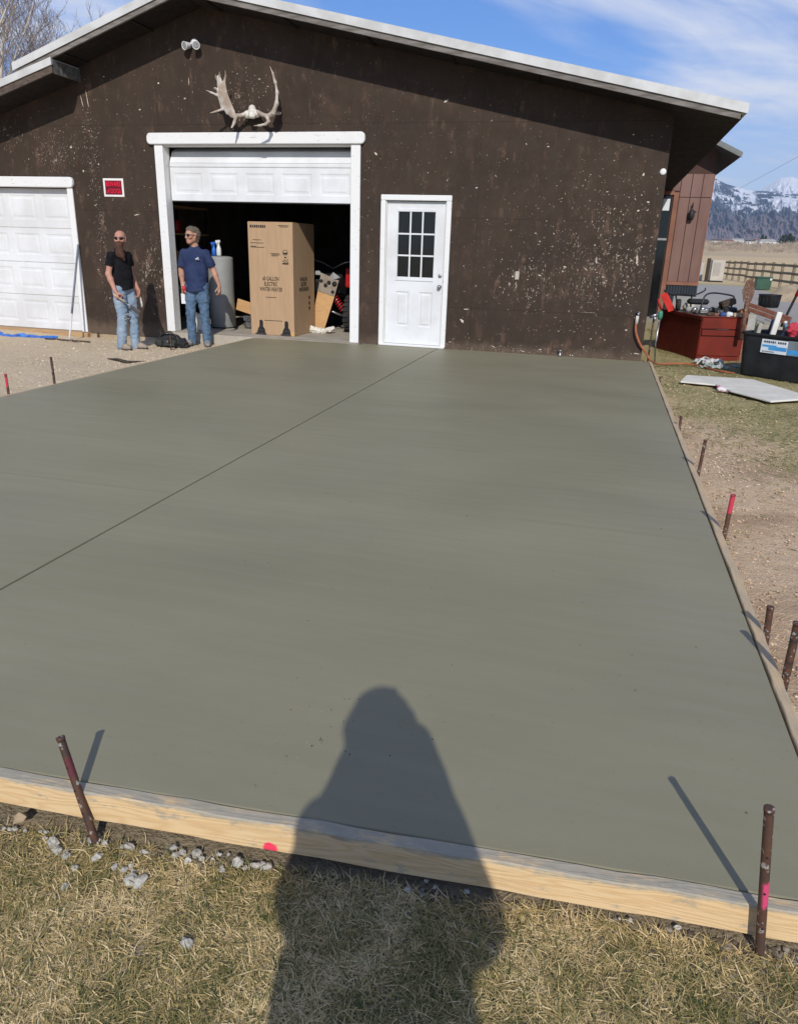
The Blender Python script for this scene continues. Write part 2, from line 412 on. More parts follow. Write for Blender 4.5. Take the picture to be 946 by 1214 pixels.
def mat_rust(name, base, pink=None):
    m, t = newmat(name)
    o = t.obj(); x, y, z = t.xyz(o)
    n = t.noise(o, 28, 6, .68)
    col = t.mix(t.ramp(n, .35, .62), base, (.125, .06, .036))
    col = t.mix(t.ramp(t.noise(o, 60, 4), .58, .66, 0, .9), col, (.42, .40, .36))
    if pink:
        g = t.math('ADD', z, t.math('MULTIPLY', t.math('SUBTRACT', t.noise(o, 35, 3), .5), .07))
        b = t.math('MULTIPLY', t.ramp(g, pink[0], pink[0] + .012), t.ramp(g, pink[1], pink[1] + .012, 1, 0))
        b = t.math('MULTIPLY', b, t.ramp(t.noise(o, 22, 4), .33, .45))
        if pink[2]: b = t.math('MULTIPLY', b, t.ramp(t.math('ADD', x, t.math('MULTIPLY', y, -.4)), -.004, .004))
        col = t.mix(t.math('MULTIPLY', b, .95), col, pink[3])
    t.out(col, .7, .35, t.bump(n, .5, .003), .4)
    return m
def mat_ground():
    m, t = newmat('bare_dirt_and_dry_turf')
    p = t.pos(); x, y, z = t.xyz(p)
    n1 = t.noise(p, 1.3, 6, .62); n2 = t.noise(p, 16, 6, .65); n3 = t.noise(p, 90, 4, .6)
    gravel = t.mix(n2, (.56, .44, .285), (.69, .56, .39))
    gravel = t.mix(t.ramp(n1, .45, .65, 0, .7), gravel, (.62, .50, .35))
    gravel = t.mix(t.ramp(n3, .55, .72, 0, .6), gravel, (.22, .17, .12))
    soil = t.mix(n2, (.20, .155, .10), (.34, .275, .18))
    soil = t.mix(t.ramp(n3, .5, .7, 0, .5), soil, (.36, .29, .19))
    rsoil = t.mix(n2, (.50, .355, .225), (.69, .52, .345))
    rsoil = t.mix(t.ramp(n1, .45, .68, 0, .8), rsoil, (.37, .245, .155))
    rsoil = t.mix(t.ramp(n3, .55, .72, 0, .55), rsoil, (.22, .16, .115))
    green = t.mix(n2, (.24, .225, .085), (.42, .36, .17))
    gm = t.ramp(t.math('ADD', t.math('SUBTRACT', x, 1.55), t.math('ADD', t.math('MULTIPLY', t.math('SUBTRACT', n1, .5), 2.2), t.math('MULTIPLY', t.math('ADD', y, 4.6), .42))), .6, 1.3)
    rsoil = t.mix(t.math('MULTIPLY', gm, .75), rsoil, green)
    col = t.mix(t.math('LESS_THAN', x, -3.8), soil, gravel)
    right = t.math('MULTIPLY', t.math('GREATER_THAN', x, 1.4), t.math('GREATER_THAN', y, -9.43))
    col = t.mix(right, col, rsoil)
    drive = t.math('MULTIPLY', t.ramp(t.math('ADD', y, t.math('MULTIPLY', n1, 3)), 8, 12), t.ramp(t.math('ADD', y, t.math('MULTIPLY', n1, 4)), 38, 42, 1, 0))
    drive = t.math('MULTIPLY', drive, t.ramp(t.math('ADD', x, t.math('MULTIPLY', n1, 1.5)), 9.2, 10, 1, 0))
    col = t.mix(drive, col, t.mix(n2, (.40, .38, .35), (.31, .29, .26)))
    field = t.mix(t.noise(p, .05, 5), (.62, .48, .27), (.50, .385, .24))
    field = t.mix(t.ramp(t.noise(t.scale(p, (.004, .004, 0)), 1, 4), .45, .6), field, (.42, .33, .23))
    fm = t.ramp(t.math('ADD', y, t.math('MULTIPLY', n1, 6)), 40, 47)
    fm = t.math('MAXIMUM', fm, t.math('MULTIPLY', t.math('GREATER_THAN', x, 9.8), t.math('GREATER_THAN', y, 14)))
    col = t.mix(fm, col, field)
    t.out(col, .95, 0, t.bump(t.math('ADD', n2, t.math('MULTIPLY', n3, .5)), .7, .03), .15)
    return m
SIDING = mat_siding(); TRIM = mat_whitetrim(); SLAB = mat_slab()
PINE = mat_pine(); PINED = mat_pine('dusty_pine_lumber', False, .75); PINEC = mat_pine('clean_pine_lumber', False, 0, (.55, .33, .15), (.44, .23, .09))
GROUND = mat_ground()
DOORW = simple('white_steel_door', (.71, .72, .72), (.61, .61, .60), 1.6, .45, bump=.06, bscale=30)
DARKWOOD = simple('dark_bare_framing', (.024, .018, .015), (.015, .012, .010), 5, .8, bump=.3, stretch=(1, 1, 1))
FASCIA = simple('grey_weathered_fascia', (.22, .20, .18), (.12, .105, .09), 3, .8, bump=.35, bscale=40, stretch=(1, 6, 6))
METALW = simple('white_metal_roofing', (.60, .60, .58), (.48, .475, .45), 2.5, .5, metal=.0, bump=.05)
BLACK = simple('black_plastic', (.018, .018, .02), (.03, .03, .032), 6, .42, bump=.08)
RUBBER = simple('black_rubber', (.022, .022, .022), (.035, .033, .03), 10, .8, bump=.3)
STEEL = simple('bare_steel', (.45, .45, .46), (.3, .3, .31), 12, .35, metal=.9)
GREY = simple('grey_tank_enamel', (.30, .305, .29), (.26, .26, .25), 3, .45)
SKIN = simple('sunburnt_skin', (.50, .26, .185), (.42, .20, .14), 9, .55, bump=.1, bscale=120)
SKINT = simple('tanned_skin', (.46, .25, .17), (.36, .18, .12), 9, .55, bump=.1, bscale=120)
CONCR = simple('old_grey_concrete', (.42, .38, .31), (.33, .29, .23), 4, .9, bump=.4, bscale=50)
CARD = simple('brown_cardboard', (.43, .285, .165), (.39, .255, .145), 2.5, .8, bump=.08, bscale=70, stretch=(8, 8, 1))
INK = simple('black_print', (.014, .013, .012), (.022, .02, .018), 20, .7)
def mat_glass():
    m, t = newmat('window_glass')
    p = t.n('ShaderNodeBsdfPrincipled', {'Base Color': (.012, .014, .014, 1), 'Roughness': .05, 'Specular IOR Level': .45})
    p2 = t.n('ShaderNodeBsdfTransparent', {'Color': (.75, .8, .78, 1)})
    mx = t.n('ShaderNodeMixShader', {0: .25}); t.t.links.new(p.outputs[0], mx.inputs[1]); t.t.links.new(p2.outputs[0], mx.inputs[2])
    o = t.n('ShaderNodeOutputMaterial'); t.t.links.new(mx.outputs[0], o.inputs[0]); return m
GLASS = mat_glass()

# ================================================================== GROUND, SLAB, FORMS
def ground_z(x, y):
    z = -.125 + .012 * np.sin(x * 2.1 + 1.3 * np.cos(y * 1.7)) + .010 * np.sin(y * 3.3 + x * 1.1)
    left = np.clip((-4.6 - x) / .6, 0, 1); z = z - .035 * left
    right = np.clip((x - 1.45) / .3, 0, 1) * np.clip((y + 9.2) / .3, 0, 1); z = z + .03 * right
    d = np.hypot(x, y + 10); far = np.clip(d - 75, 0, None)
    z = z + np.where(y > 0, .0196 * far, .0) + np.where(d > 75, .6 * np.sin(x * .004) * np.clip((d - 75) / 600, 0, 1), 0)
    return z
def graded(lo, hi, dlo, dhi, step, grow=1.16):
    a = list(np.arange(dlo, dhi + 1e-6, step)); s = step
    while a[-1] < hi: s *= grow; a.append(a[-1] + s)
    s = step
    while a[0] > lo: s *= grow; a.insert(0, a[0] - s)
    return np.array(a)
gx = graded(-8000, 8000, -9, 6, .09); gy = graded(-800, 8000, -12.5, 4, .09)
X, Y = np.meshgrid(gx, gy, indexing='ij'); Z = ground_z(X, Y)
near = (np.abs(X) < 12) & (Y < 8) & (Y > -14)
Z += np.where(near, rng.normal(0, .005, X.shape), 0) * np.where((Y < -9.2) & (X > -1.5), .12, 1)
# drop the sheet under the building so that it never rises through the garage floor
nx, ny = X.shape; ii = np.arange(nx * ny).reshape(nx, ny)
Qd = np.stack([ii[:-1, :-1], ii[1:, :-1], ii[1:, 1:], ii[:-1, 1:]], -1).reshape(-1, 4)
g = np_mesh('ground', np.stack([X, Y, Z], -1).reshape(-1, 3), Qd, GROUND, smooth=True); tag(g, 'dirt, gravel and dry turf ground running out to the far fields', kind='structure')

def yfront(x): return -9.623 + .0733 * (x + .549)
slab = empty('concrete_slab', (-1.4, -5, 0), label='freshly poured wet grey concrete slab in front of the brown garage', kind='structure')
JX0, JX1 = -1.382, -1.370
def panel(x0, x1, back):
    mb = MB(); poly = [(x0, yfront(x0) + .004), (x1, yfront(x1) + .004)] + back
    mb.prism(poly, -.11, 0, 'Z'); return mb.build('slab_panel', SLAB, slab, .005, 2)
panel(-4.298, JX0, [(JX0, -.004), (-2.55, -.004), (-2.55, -.125), (-4.298, -.125)]); panel(JX1, 1.634, [(1.634, -.004), (JX1, -.004)])
mb = MB(); mb.prism([(JX0, yfront(JX0) + .05), (JX1, yfront(JX1) + .05), (JX1, -.02), (JX0, -.02)], -.1, -.018, 'Z'); mb.build('joint_bottom', simple('joint_shadow_concrete', (.09, .085, .07)), slab)
# mortar crumbs and specks left on the wet surface
def stones(name, P, rad, mat, parent=None, flat=.65, label=None, kind='stuff', tint=None):
    bm = bmesh.new(); bmesh.ops.create_icosphere(bm, subdivisions=1, radius=1)
    bv = np.array([v.co[:] for v in bm.verts]); bt = np.array([[v.index for v in f.verts] for f in bm.faces]); bm.free()
    n = len(P); k = len(bv)
    sc = rad[:, None, None] * rng.uniform(.6, 1.25, (n, 1, 3)) * np.array([1, 1, flat])
    ang = rng.uniform(0, 6.28, n); ca, sa = np.cos(ang), np.sin(ang)
    v = bv[None] * (1 + rng.uniform(-.28, .28, (n, k, 1))) * sc
    v = np.stack([v[..., 0] * ca[:, None] - v[..., 1] * sa[:, None], v[..., 0] * sa[:, None] + v[..., 1] * ca[:, None], v[..., 2]], -1) + np.asarray(P)[:, None]
    T = (bt[None] + (np.arange(n) * k)[:, None, None]).reshape(-1, 3)
    tn = np.repeat(rng.uniform(0, 1, n) if tint is None else tint, k)
    o = np_mesh(name, v.reshape(-1, 3), T, mat, parent, tn)
    return tag(o, label, kind=kind)
SPECK = attrmat('mortar_specks', [(.05, .045, .04), (.08, .075, .06), (.10, .095, .075), (.13, .12, .10), (.30, .28, .25)])
n = 60; px = np.concatenate([rng.uniform(-.6, 1.5, n), rng.normal(.25, .10, 40)]); py = np.concatenate([rng.uniform(-9.2, -6.2, n), rng.normal(-9.22, .12, 40)])
ok = py > yfront(px) + .03; px, py = px[ok], py[ok]
o = stones('mortar_crumbs', np.stack([px, py, np.full_like(px, .0005)], 1), rng.uniform(.001, .0038, len(px)), SPECK, slab)

def board(name, a, b, th, h, mat, label, z1=.004, sag=0, parent=None):
    a = Vector(a); b = Vector(b); L = (b - a).length; ang = math.atan2(b.y - a.y, b.x - a.x)
    mb = MB(); n = 26; vs = []; fs = []
    for i in range(n + 1):
        x = L * i / n; wob = .0018 * math.sin(i * 1.3) + .001 * math.sin(i * 2.9)
        for yy, zz in ((0, -h), (th, -h), (th, 0), (0, 0)): vs.append((x, -yy + wob, zz + (.0015 * math.sin(i * 1.9 + yy * 20) if zz == 0 else 0)))
    for i in range(n):
        for j in range(4): fs.append((4 * i + j, 4 * i + (j + 1) % 4, 4 * i + 4 + (j + 1) % 4, 4 * i + 4 + j))
    fs += [(0, 1, 2, 3), (4 * n + 3, 4 * n + 2, 4 * n + 1, 4 * n)]
    mb.add(vs, fs); o = mb.build(name, mat, None, .003)
    o.location = (a.x, a.y, z1); o.rotation_euler = (0, 0, ang)
    return tag(o, label, 'form board')
board('form_board', (-.62 - 3.72, yfront(-4.34), 0), (-.62, yfront(-.62), 0), .038, .089, PINE, 'clean pine form board continuing the front edge past the left of the frame')
fb = board('form_board', (-.6185, yfront(-.6185), 0), (1.74, yfront(1.74), 0), .038, .089, PINE, 'yellow pine form board with a pink paint spot along the near slab edge')
# dusty boards along the right edge, turned so that local x runs away from the lens
for ya, yb, lab, dx in ((-9.40, -7.95, 'dusty form board nearest the camera on the right edge of the slab', .002), (-8.05, -4.12, 'long dusty form board on the right slab edge, middle of the three', .003), (-4.2, -.03, 'dusty form board on the right slab edge running up to the brown wall', .0)):
    o = board('form_board', (1.639 + dx, ya, 0), (1.639 + dx * .3, yb, 0), .038, .089, PINED, lab, .006 + dx * .3)
board('form_board', (-4.302, -.3, 0), (-4.302, -9.85, 0), .034, .089, PINED, 'dusty form board along the far left edge of the slab', -.003)

# stakes ------------------------------------------------------------
RUSTP = mat_rust('rusty_steel_pink', (.085, .055, .045), (.145, .205, True, (.72, .08, .20)))
RUSTD = mat_rust('rusty_steel_dark', (.07, .045, .038), (.16, .21, False, (.13, .035, .042)))
RUSTN = mat_rust('plain_rusty_steel', (.06, .04, .034))
RUSTR = mat_rust('rusty_steel_red_top', (.11, .06, .045), (.19, .6, False, (.62, .05, .09)))
RUSTK = mat_rust('blackened_steel', (.03, .026, .024))
def stake(base, top, r, mat, label, holes=True):
    base = Vector(base); top = Vector(top); d = top - base; L = d.length
    mb = MB(); mb.tube([(0, 0, -.12), (0, 0, L * .5), (0, 0, L - .012)], r, 14, False)
    prof = [(r, L - .012), (r * 1.12, L - .006), (r * 1.1, L), (r * .6, L + .001), (0, L - .001)]
    mb.lathe(prof, n=14)
    o = mb.build('form_stake', mat); o.location = base; o.rotation_euler = Vector((0, 0, 1)).rotation_difference(d).to_euler()
    tag(o, label, 'stake', 'steel stakes holding the forms')
    if holes:
        for k in range(3):
            hb = MB(); hb.lathe([(r * .28, -r - .0012), (r * .28, -r * .5)], (0, 0, L * (.22 + .24 * k)), 8, 'Y')
            h = hb.build('nail_hole', INK); h.parent = o
    return o
stake((1.433, -9.548, -.108), (1.380, -9.546, .298), .0104, RUSTP, 'rusty round stake with a fluorescent pink stripe at the near right of the front board')
stake((-.240, -9.660, -.105), (-.326, -9.630, .158), .0104, RUSTD, 'dark rusty stake leaning left against the front board near the pale rubble')
for (y, zt, m, lab, ln, r) in ((-1.56, .03, RUSTK, 'short dark stake at the right form nearest the orange hose', -.004, .011), (-4.225, .089, RUSTN, 'small rusty stake on the right form below the pale board', -.006, .011), (-5.657, .215, RUSTN, 'thin reddish stake half way along the right form', .012, .0115), (-6.914, .211, RUSTR, 'stake with a bright red painted top on the right form', .008, .0125), (-8.099, .118, RUSTN, 'short rust-red stake low on the right form beside the dark one', -.012, .013), (-8.423, .215, RUSTK, 'blackened stake at the right edge of the frame', -.003, .014)):
    stake((1.697, y, -.09), (1.697 + ln, y + .004, zt), r, m, lab, False)
for q, lab in (((61, 424), 'dark stake standing in the gravel at the left slab edge, taller of the two'), ((7, 444), 'thin rusty stake at the left edge of the frame beside the slab')):
    d = RIGHT * ((q[0] - CX) / FPX) + UP * ((CY - q[1]) / FPX) + FWD; tt = (-4.36 - CP.x) / d.x; P = CP + d * tt
    stake((P.x + .0, P.y, -.14), (P.x - .015, P.y + .01, P.z), .012, RUSTK if q[0] > 30 else RUSTR, lab, False)
P = at_z(203, 416, -.155); stake((P.x, P.y, -.155), (P.x, P.y, .07), .011, RUSTK, 'grey stake standing in front of the black tool bag', False)

# gravel, rubble, grass ----------------------------------------------
GRAV = attrmat('gravel_stones', [(.36, .28, .18), (.52, .41, .28), (.64, .52, .36), (.72, .61, .46), (.54, .46, .36)], bump=.3)
n = 6000; x = -4.36 - rng.exponential(1.9, n); y = rng.uniform(-9, .0, n); x = np.clip(x, -11, -4.36)
stones('gravel', np.stack([x, y, ground_z(x, y) + .003], 1), rng.uniform(.005, .017, n) * rng.uniform(.4, 1, n), GRAV, label='loose tan gravel covering the yard left of the slab')
CLOD = attrmat('dirt_clods', [(.30, .205, .13), (.44, .31, .195), (.54, .39, .255), (.60, .46, .31), (.72, .60, .45)], bump=.3)
n = 6500; x = 1.71 + rng.exponential(.75, n); y = -9.3 + 9.6 * rng.uniform(0, 1, n) ** 1.25; x = np.clip(x, 1.7, 6)
stones('dirt_clods', np.stack([x, y, ground_z(x, y) + .003], 1), rng.uniform(.003, .012, n) * rng.uniform(.3, 1, n), CLOD, label='crumbled dirt and small stones beside the right form')
n = 2600; x = rng.uniform(-1.6, 2.2, n); y = yfront(x) - .045 - rng.exponential(.045, n)
stones('soil_crumbs', np.stack([x, y, ground_z(x, y) + .002], 1), rng.uniform(.002, .009, n), attrmat('soil_crumbs_mat', [(.06, .048, .036), (.11, .085, .06), (.17, .14, .10), (.3, .27, .22)], bump=.3), label='dark soil crumbs in the strip under the front form')
CHUNK = attrmat('concrete_rubble', [(.36, .34, .29), (.48, .455, .39)], bump=.8)
TANST = attrmat('tan_stone', [(.36, .27, .17), (.36, .27, .17)], bump=.3)
chunks = [(x0 + a / 5.256, y0 + b / 5.256, r / 5.256) for x0, y0, L in ((0, 900, ((320, 500, 42), (350, 545, 38), (405, 578, 28), (280, 430, 15), (245, 425, 15), (275, 470, 18), (150, 420, 18), (55, 410, 18), (20, 405, 15), (90, 410, 18), (560, 490, 25), (600, 495, 25), (650, 500, 22), (605, 455, 20), (605, 585, 30), (805, 530, 36), (760, 525, 18), (895, 560, 22), (715, 650, 25), (770, 670, 22), (815, 645, 22), (830, 680, 18), (810, 740, 45), (860, 750, 40), (400, 765, 25), (465, 655, 26), (500, 495, 10), (415, 540, 12))), (180, 940, ((130, 325, 25), (150, 375, 30), (190, 355, 25), (225, 410, 30), (280, 365, 36), (310, 395, 20), (420, 375, 16), (475, 375, 14), (375, 400, 12), (435, 465, 22), (540, 430, 44), (580, 465, 18), (645, 455, 25), (685, 445, 20), (715, 465, 32)))) for a, b, r in L]
chunks += [(360 + a / 3.153, 980 + b / 3.153, r / 3.153) for a, b, r in ((390, 250, 12), (460, 218, 10), (490, 242, 9), (610, 262, 10))] + [(600 + a / 2.734, 880 + b / 2.734, r / 2.734) for a, b, r in ((363, 598, 5), (398, 605, 8), (550, 630, 9))] + [(222, 1118, 8)]
def chunk(P, r, mat, flat=.7):
    bm = bmesh.new(); bmesh.ops.create_icosphere(bm, subdivisions=2, radius=r)
    o3 = Vector((random.random() * 99, random.random() * 99, 0)); sc = Vector((random.uniform(.8, 1.2), random.uniform(.75, 1.1), flat))
    for v in bm.verts:
        f = 1 + .75 * mnoise.noise(v.co / r * 1.1 + o3) + .42 * mnoise.noise(v.co / r * 2.6 + o3); v.co = Vector((v.co.x * sc.x, v.co.y * sc.y, v.co.z * sc.z)) * f
    me = bpy.data.meshes.new('concrete_chunk'); bm.to_mesh(me); bm.free()
    a = me.attributes.new('tint', 'FLOAT', 'POINT'); a.data.foreach_set('value', [random.random()] * len(me.vertices))
    o = link_mesh('concrete_chunk', me, mat, None); o.location = P; return o
for a, b, r in chunks:
    P = at_z(a, b, -.118); rr = r / 500
    o = chunk((P.x, P.y, float(ground_z(P.x, P.y)) + rr * .3 + .008), rr, CHUNK)
    tag(o, 'pale grey concrete crumb lying on the soil and grass along the front form board', 'concrete chunk', 'concrete crumbs by the front form')
P = at_z(23.8, 972, -.118); o = chunk((P.x, P.y, P.z + .005), .016, TANST, .8); o.name = 'round_stone'; tag(o, 'round tan stone among the rubble at the left end of the front board', 'stone')

def blades(name, x, y, L, w, lean, mat, tint, label, hz=0.0, curl=.6):
    n = len(x); th = rng.uniform(0, 6.283, n); dx, dy = np.cos(th), np.sin(th); z0 = ground_z(x, y) + hz
    bend = rng.uniform(-1, 1, n) * curl; px_, py_ = -dy, dx
    K = 4; V = np.zeros((n, 2 * K - 1, 3)); s = np.linspace(0, 1, K)
    for k in range(K):
        q = s[k]; hor = L * np.sin(lean) * q; up = L * np.cos(lean) * (q - .45 * q * q * np.clip(lean, 0, 1.3)); sd = bend * L * q * q
        cx_ = x + dx * hor + px_ * sd; cy_ = y + dy * hor + py_ * sd; cz = z0 + up
        ww = w * (1 - .55 * q) * .5
        if k < K - 1:
            V[:, 2 * k] = np.stack([cx_ + px_ * ww, cy_ + py_ * ww, cz], 1); V[:, 2 * k + 1] = np.stack([cx_ - px_ * ww, cy_ - py_ * ww, cz + ww * .4], 1)
        else: V[:, 2 * k] = np.stack([cx_, cy_, cz], 1)
    T = []
    for k in range(K - 2): a = 2 * k; T += [(a, a + 1, a + 3), (a, a + 3, a + 2)]
    T.append((2 * K - 4, 2 * K - 3, 2 * K - 2))
    T = (np.array(T)[None] + (np.arange(n) * (2 * K - 1))[:, None, None]).reshape(-1, 3)
    o = np_mesh(name, V.reshape(-1, 3), T, mat, None, np.repeat(tint, 2 * K - 1)); return tag(o, label, kind='stuff')
STRAW = attrmat('dry_grass_blades', [(.075, .095, .025), (.15, .15, .045), (.30, .24, .09), (.49, .365, .155), (.66, .50, .245), (.80, .63, .345)], .7)
LAWN = attrmat('lawn_blades', [(.11, .14, .035), (.19, .20, .06), (.34, .31, .12), (.50, .42, .21), (.62, .5, .28)], .8)
def nz(x, y, s, o=0): return np.array([mnoise.noise(Vector((a * s + o, b * s, 3.1))) for a, b in zip(x, y)])
def grass(name, n, xr, yr, dens, tintf, Lr, label, wr=(.0013, .003), lr=(1.0, 1.57)):
    x = rng.uniform(*xr, n); y = rng.uniform(*yr, n); k = dens(x, y) > rng.uniform(0, 1, n); x, y = x[k], y[k]; m = len(x)
    blades(name, x, y, rng.uniform(*Lr, m), rng.uniform(*wr, m), rng.uniform(*lr, m), LAWN if name == 'lawn' else STRAW, np.clip(tintf(x, y) + rng.normal(0, .24, m), 0, 1), label, .003)
def dens_front(x, y):
    d = yfront(x) - .038 - y; v = np.clip((d + .01 - .03 * (nz(x, y, 5) + .4)) / .04, 0, 1)
    v *= 1 - .75 * np.exp(-(((x - 1.6) / .34) ** 2 + ((y + 9.72) / .15) ** 2)); v *= 1 - .7 * np.exp(-(((x + .55) / .2) ** 2 + ((y + 9.75) / .06) ** 2))
    v *= 1 - .8 * np.exp(-(((x - .06) / .04) ** 2 + ((y + 9.9) / .04) ** 2)); return v * np.clip(.85 + .7 * nz(x, y, 7, 9), .4, 1)
tf = lambda x, y: .63 + .36 * nz(x, y, 3.2, 20) + .42 * nz(x, y, 9, 3) - .12 * np.clip((x + .1) * -1.2, 0, 1)
grass('dry_grass', 190000, (-1.2, 2.4), (-10.6, -9.55), dens_front, tf, (.016, .055), 'short dry straw-coloured grass with green shoots in front of the form board')
grass('dry_grass', 30000, (-1.2, 2.4), (-10.6, -9.6), dens_front, lambda x, y: .16 + .1 * nz(x, y, 5), (.02, .045), 'green shoots under the dry straw in front of the form board', lr=(.2, 1.0))
grass('dry_grass', 30000, (-4.5, 5), (-14.5, -9.5), lambda x, y: np.where((y < yfront(x) - .1) & ((y < -10.55) | (x < -1.15) | (x > 2.35)), .9, 0), tf, (.03, .08), 'dry lawn behind and beside the person with the phone', (.004, .007))
def dens_lawn(x, y): return np.clip((x - 1.55 + 2.0 * nz(x, y, .6, 4) + .42 * (y + 4.6) - .5) / .9, 0.03, 1) * ((y < .4) | (x > 1.9)) * ~((x > 1.95) & (x < 3.6) & (np.abs(y + 1.1 + (x - 2.4) * .55) < .55) & (nz(x, y, 3) > -2) & (y > -1.9))
grass('lawn', 130000, (1.72, 7.5), (-8.6, 6.5), dens_lawn, lambda x, y: .30 + .40 * nz(x, y, 1.6, 7), (.02, .05), 'thin patchy green and straw lawn right of the slab', (.004, .009))
grass('straw_litter', 7000, (1.72, 4.5), (-9.3, -1), lambda x, y: np.full(len(x), .8), lambda x, y: .85 + 0 * x, (.02, .06), 'loose straw lying on the bare dirt right of the slab', (.002, .004), (1.35, 1.55))

# ================================================================== GARAGE BUILDING
gar = empty('garage', (-3.0, 0, 0), label='dark brown painted plywood garage with peeling paint and a low gable roof', cat='building')
LZ = lambda x: 3.599 + .328 * (x + 7.688)
RZ = lambda x: 3.448 - .2155 * (x + .141)
XP = -4.973; ZP = LZ(XP)
soffit = lambda x: LZ(x) if x < XP else RZ(x)
DEPTH = 9.8
LX = -12.2                                       # left end of the annex, out of frame
annex_z = lambda x: 3.62 + .29 * (x + 7.08)       # underside of the low annex roof
walltop = lambda x: (annex_z(x) if x < -7.09 else soffit(x)) + .02
openings = [(-5.745, -2.755, -1, 2.752), (-2.232, -1.338, -1, 2.04), (-11.9, -7.50, -1, 2.135)]
rows = [-.115, .60, 1.815, 3.02, 9.0]
cols = [LX, -9.44, -7.0, -5.79, -3.35, -.91, 1.53]
def siding(x0, x1, z0, z1):
    g = .0011
    xs = sorted({x0 + g, x1 - g} | {v for o in openings for v in o[:2] if x0 + g < v < x1 - g} | ({XP} if x0 < XP < x1 else set()) | ({-7.09} if x0 < -7.09 < x1 - g else set()) | ({-9.218} if x0 < -9.218 < x1 else set()))
    zs = sorted({z0 + g, z1 - g} | {o[3] for o in openings if z0 + g < o[3] < z1 - g and o[0] < x1 and o[1] > x0})
    mb = MB(); top = z1 > 8
    cell = {}
    for i in range(len(xs) - 1):
        for j in range(len(zs) - 1):
            cx, cz = (xs[i] + xs[i + 1]) / 2, (zs[j] + zs[j + 1]) / 2
            if any(o[0] < cx < o[1] and o[2] < (cz if cz < 8 else zs[j] + .01) < o[3] for o in openings): continue
            if zs[j] >= max(walltop(xs[i] + 1e-4), walltop(xs[i + 1] - 1e-4)) - .01: continue
            cell[i, j] = 1
    left_ = set(cell)
    while left_:
        st_ = [left_.pop()]; comp = []
        while st_:
            i, j = st_.pop(); comp.append((i, j))
            for nb in ((i, j - 1), (i + 1, j), (i, j + 1), (i - 1, j)):
                if nb in left_: left_.remove(nb); st_.append(nb)
        mb = MB()
        for (i, j) in comp:
            a, b = xs[i], xs[i + 1]; lo_, hi_ = zs[j], zs[j + 1]
            za, zb = min(hi_, walltop(a + 1e-4)), min(hi_, walltop(b - 1e-4)); za = max(za, lo_ + .001); zb = max(zb, lo_ + .001)
            f = [(a, 0, lo_), (b, 0, lo_), (b, 0, zb), (a, 0, za)]; k = [(p[0], .012, p[2]) for p in f]
            mb.add(f + k, [(0, 1, 2, 3)])
            n4 = [((0, 1), (i, j - 1)), ((1, 2), (i + 1, j)), ((2, 3), (i, j + 1)), ((3, 0), (i - 1, j))]
            for (u, w), nb in n4:
                if nb not in cell: mb.add([f[u], f[w], k[w], k[u]], [(0, 3, 2, 1)])
        mb.build('siding_panel', SIDING, gar)
for i in range(len(cols) - 1):
    for j in range(len(rows) - 1):
        siding(cols[i], cols[i + 1], rows[j], rows[j + 1])
# backing wall behind the sheets (seen only through the joints) and the other walls
mb = MB()
def backing(x0, x1, z0, z1): mb.box((x0, .0125, z0), (x1, .13, z1))
backing(-7.49, -5.90, -.13, 3.2); backing(-5.90, -2.6, 2.94, 3.5); backing(-2.6, -2.24, -.02, 3.2); backing(-1.33, 1.525, -.02, 3.05); backing(-2.24, -1.33, 2.05, 3.2); backing(LX, -7.49, 2.14, 2.2)
backing(-6.6, -2.0, 3.5, 3.86); backing(-5.8, -3.5, 3.86, 4.1); backing(-2.0, -.3, 3.2, 3.4)
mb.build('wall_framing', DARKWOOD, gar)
mb = MB(); mb.box((1.40, .135, -.12), (1.528, DEPTH, 3.06)); mb.build('side_wall', simple('brown_side_wall', (.05, .036, .028), (.062, .042, .033), 2, .7, bump=.2), gar)
mb = MB(); mb.box((-7.2, DEPTH - .12, -.12), (1.39, DEPTH, 3.5)); mb.build('back_wall', simple('inner_plywood', (.16, .12, .085), (.11, .08, .055), 3, .85), gar)
mb = MB(); mb.box((-7.25, .14, -.12), (-7.12, DEPTH - .13, 3.4)); mb.build('partition_wall', MATS['inner_plywood'], gar)
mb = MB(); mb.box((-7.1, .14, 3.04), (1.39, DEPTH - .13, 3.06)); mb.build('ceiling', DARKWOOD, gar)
mb = MB(); mb.box((-7.11, .14, -.12), (1.39, DEPTH - .13, .002)); mb.box((-5.88, -.118, -.16), (-2.60, .1395, .001)); mb.build('garage_floor', CONCR, gar, .006)
mb = MB(); mb.box((-7.357, -.02, -.2), (-5.885, .1, -.118)); mb.build('foundation', simple('tan_foundation', (.40, .31, .2), (.3, .235, .15), 6, .9, bump=.4), gar)
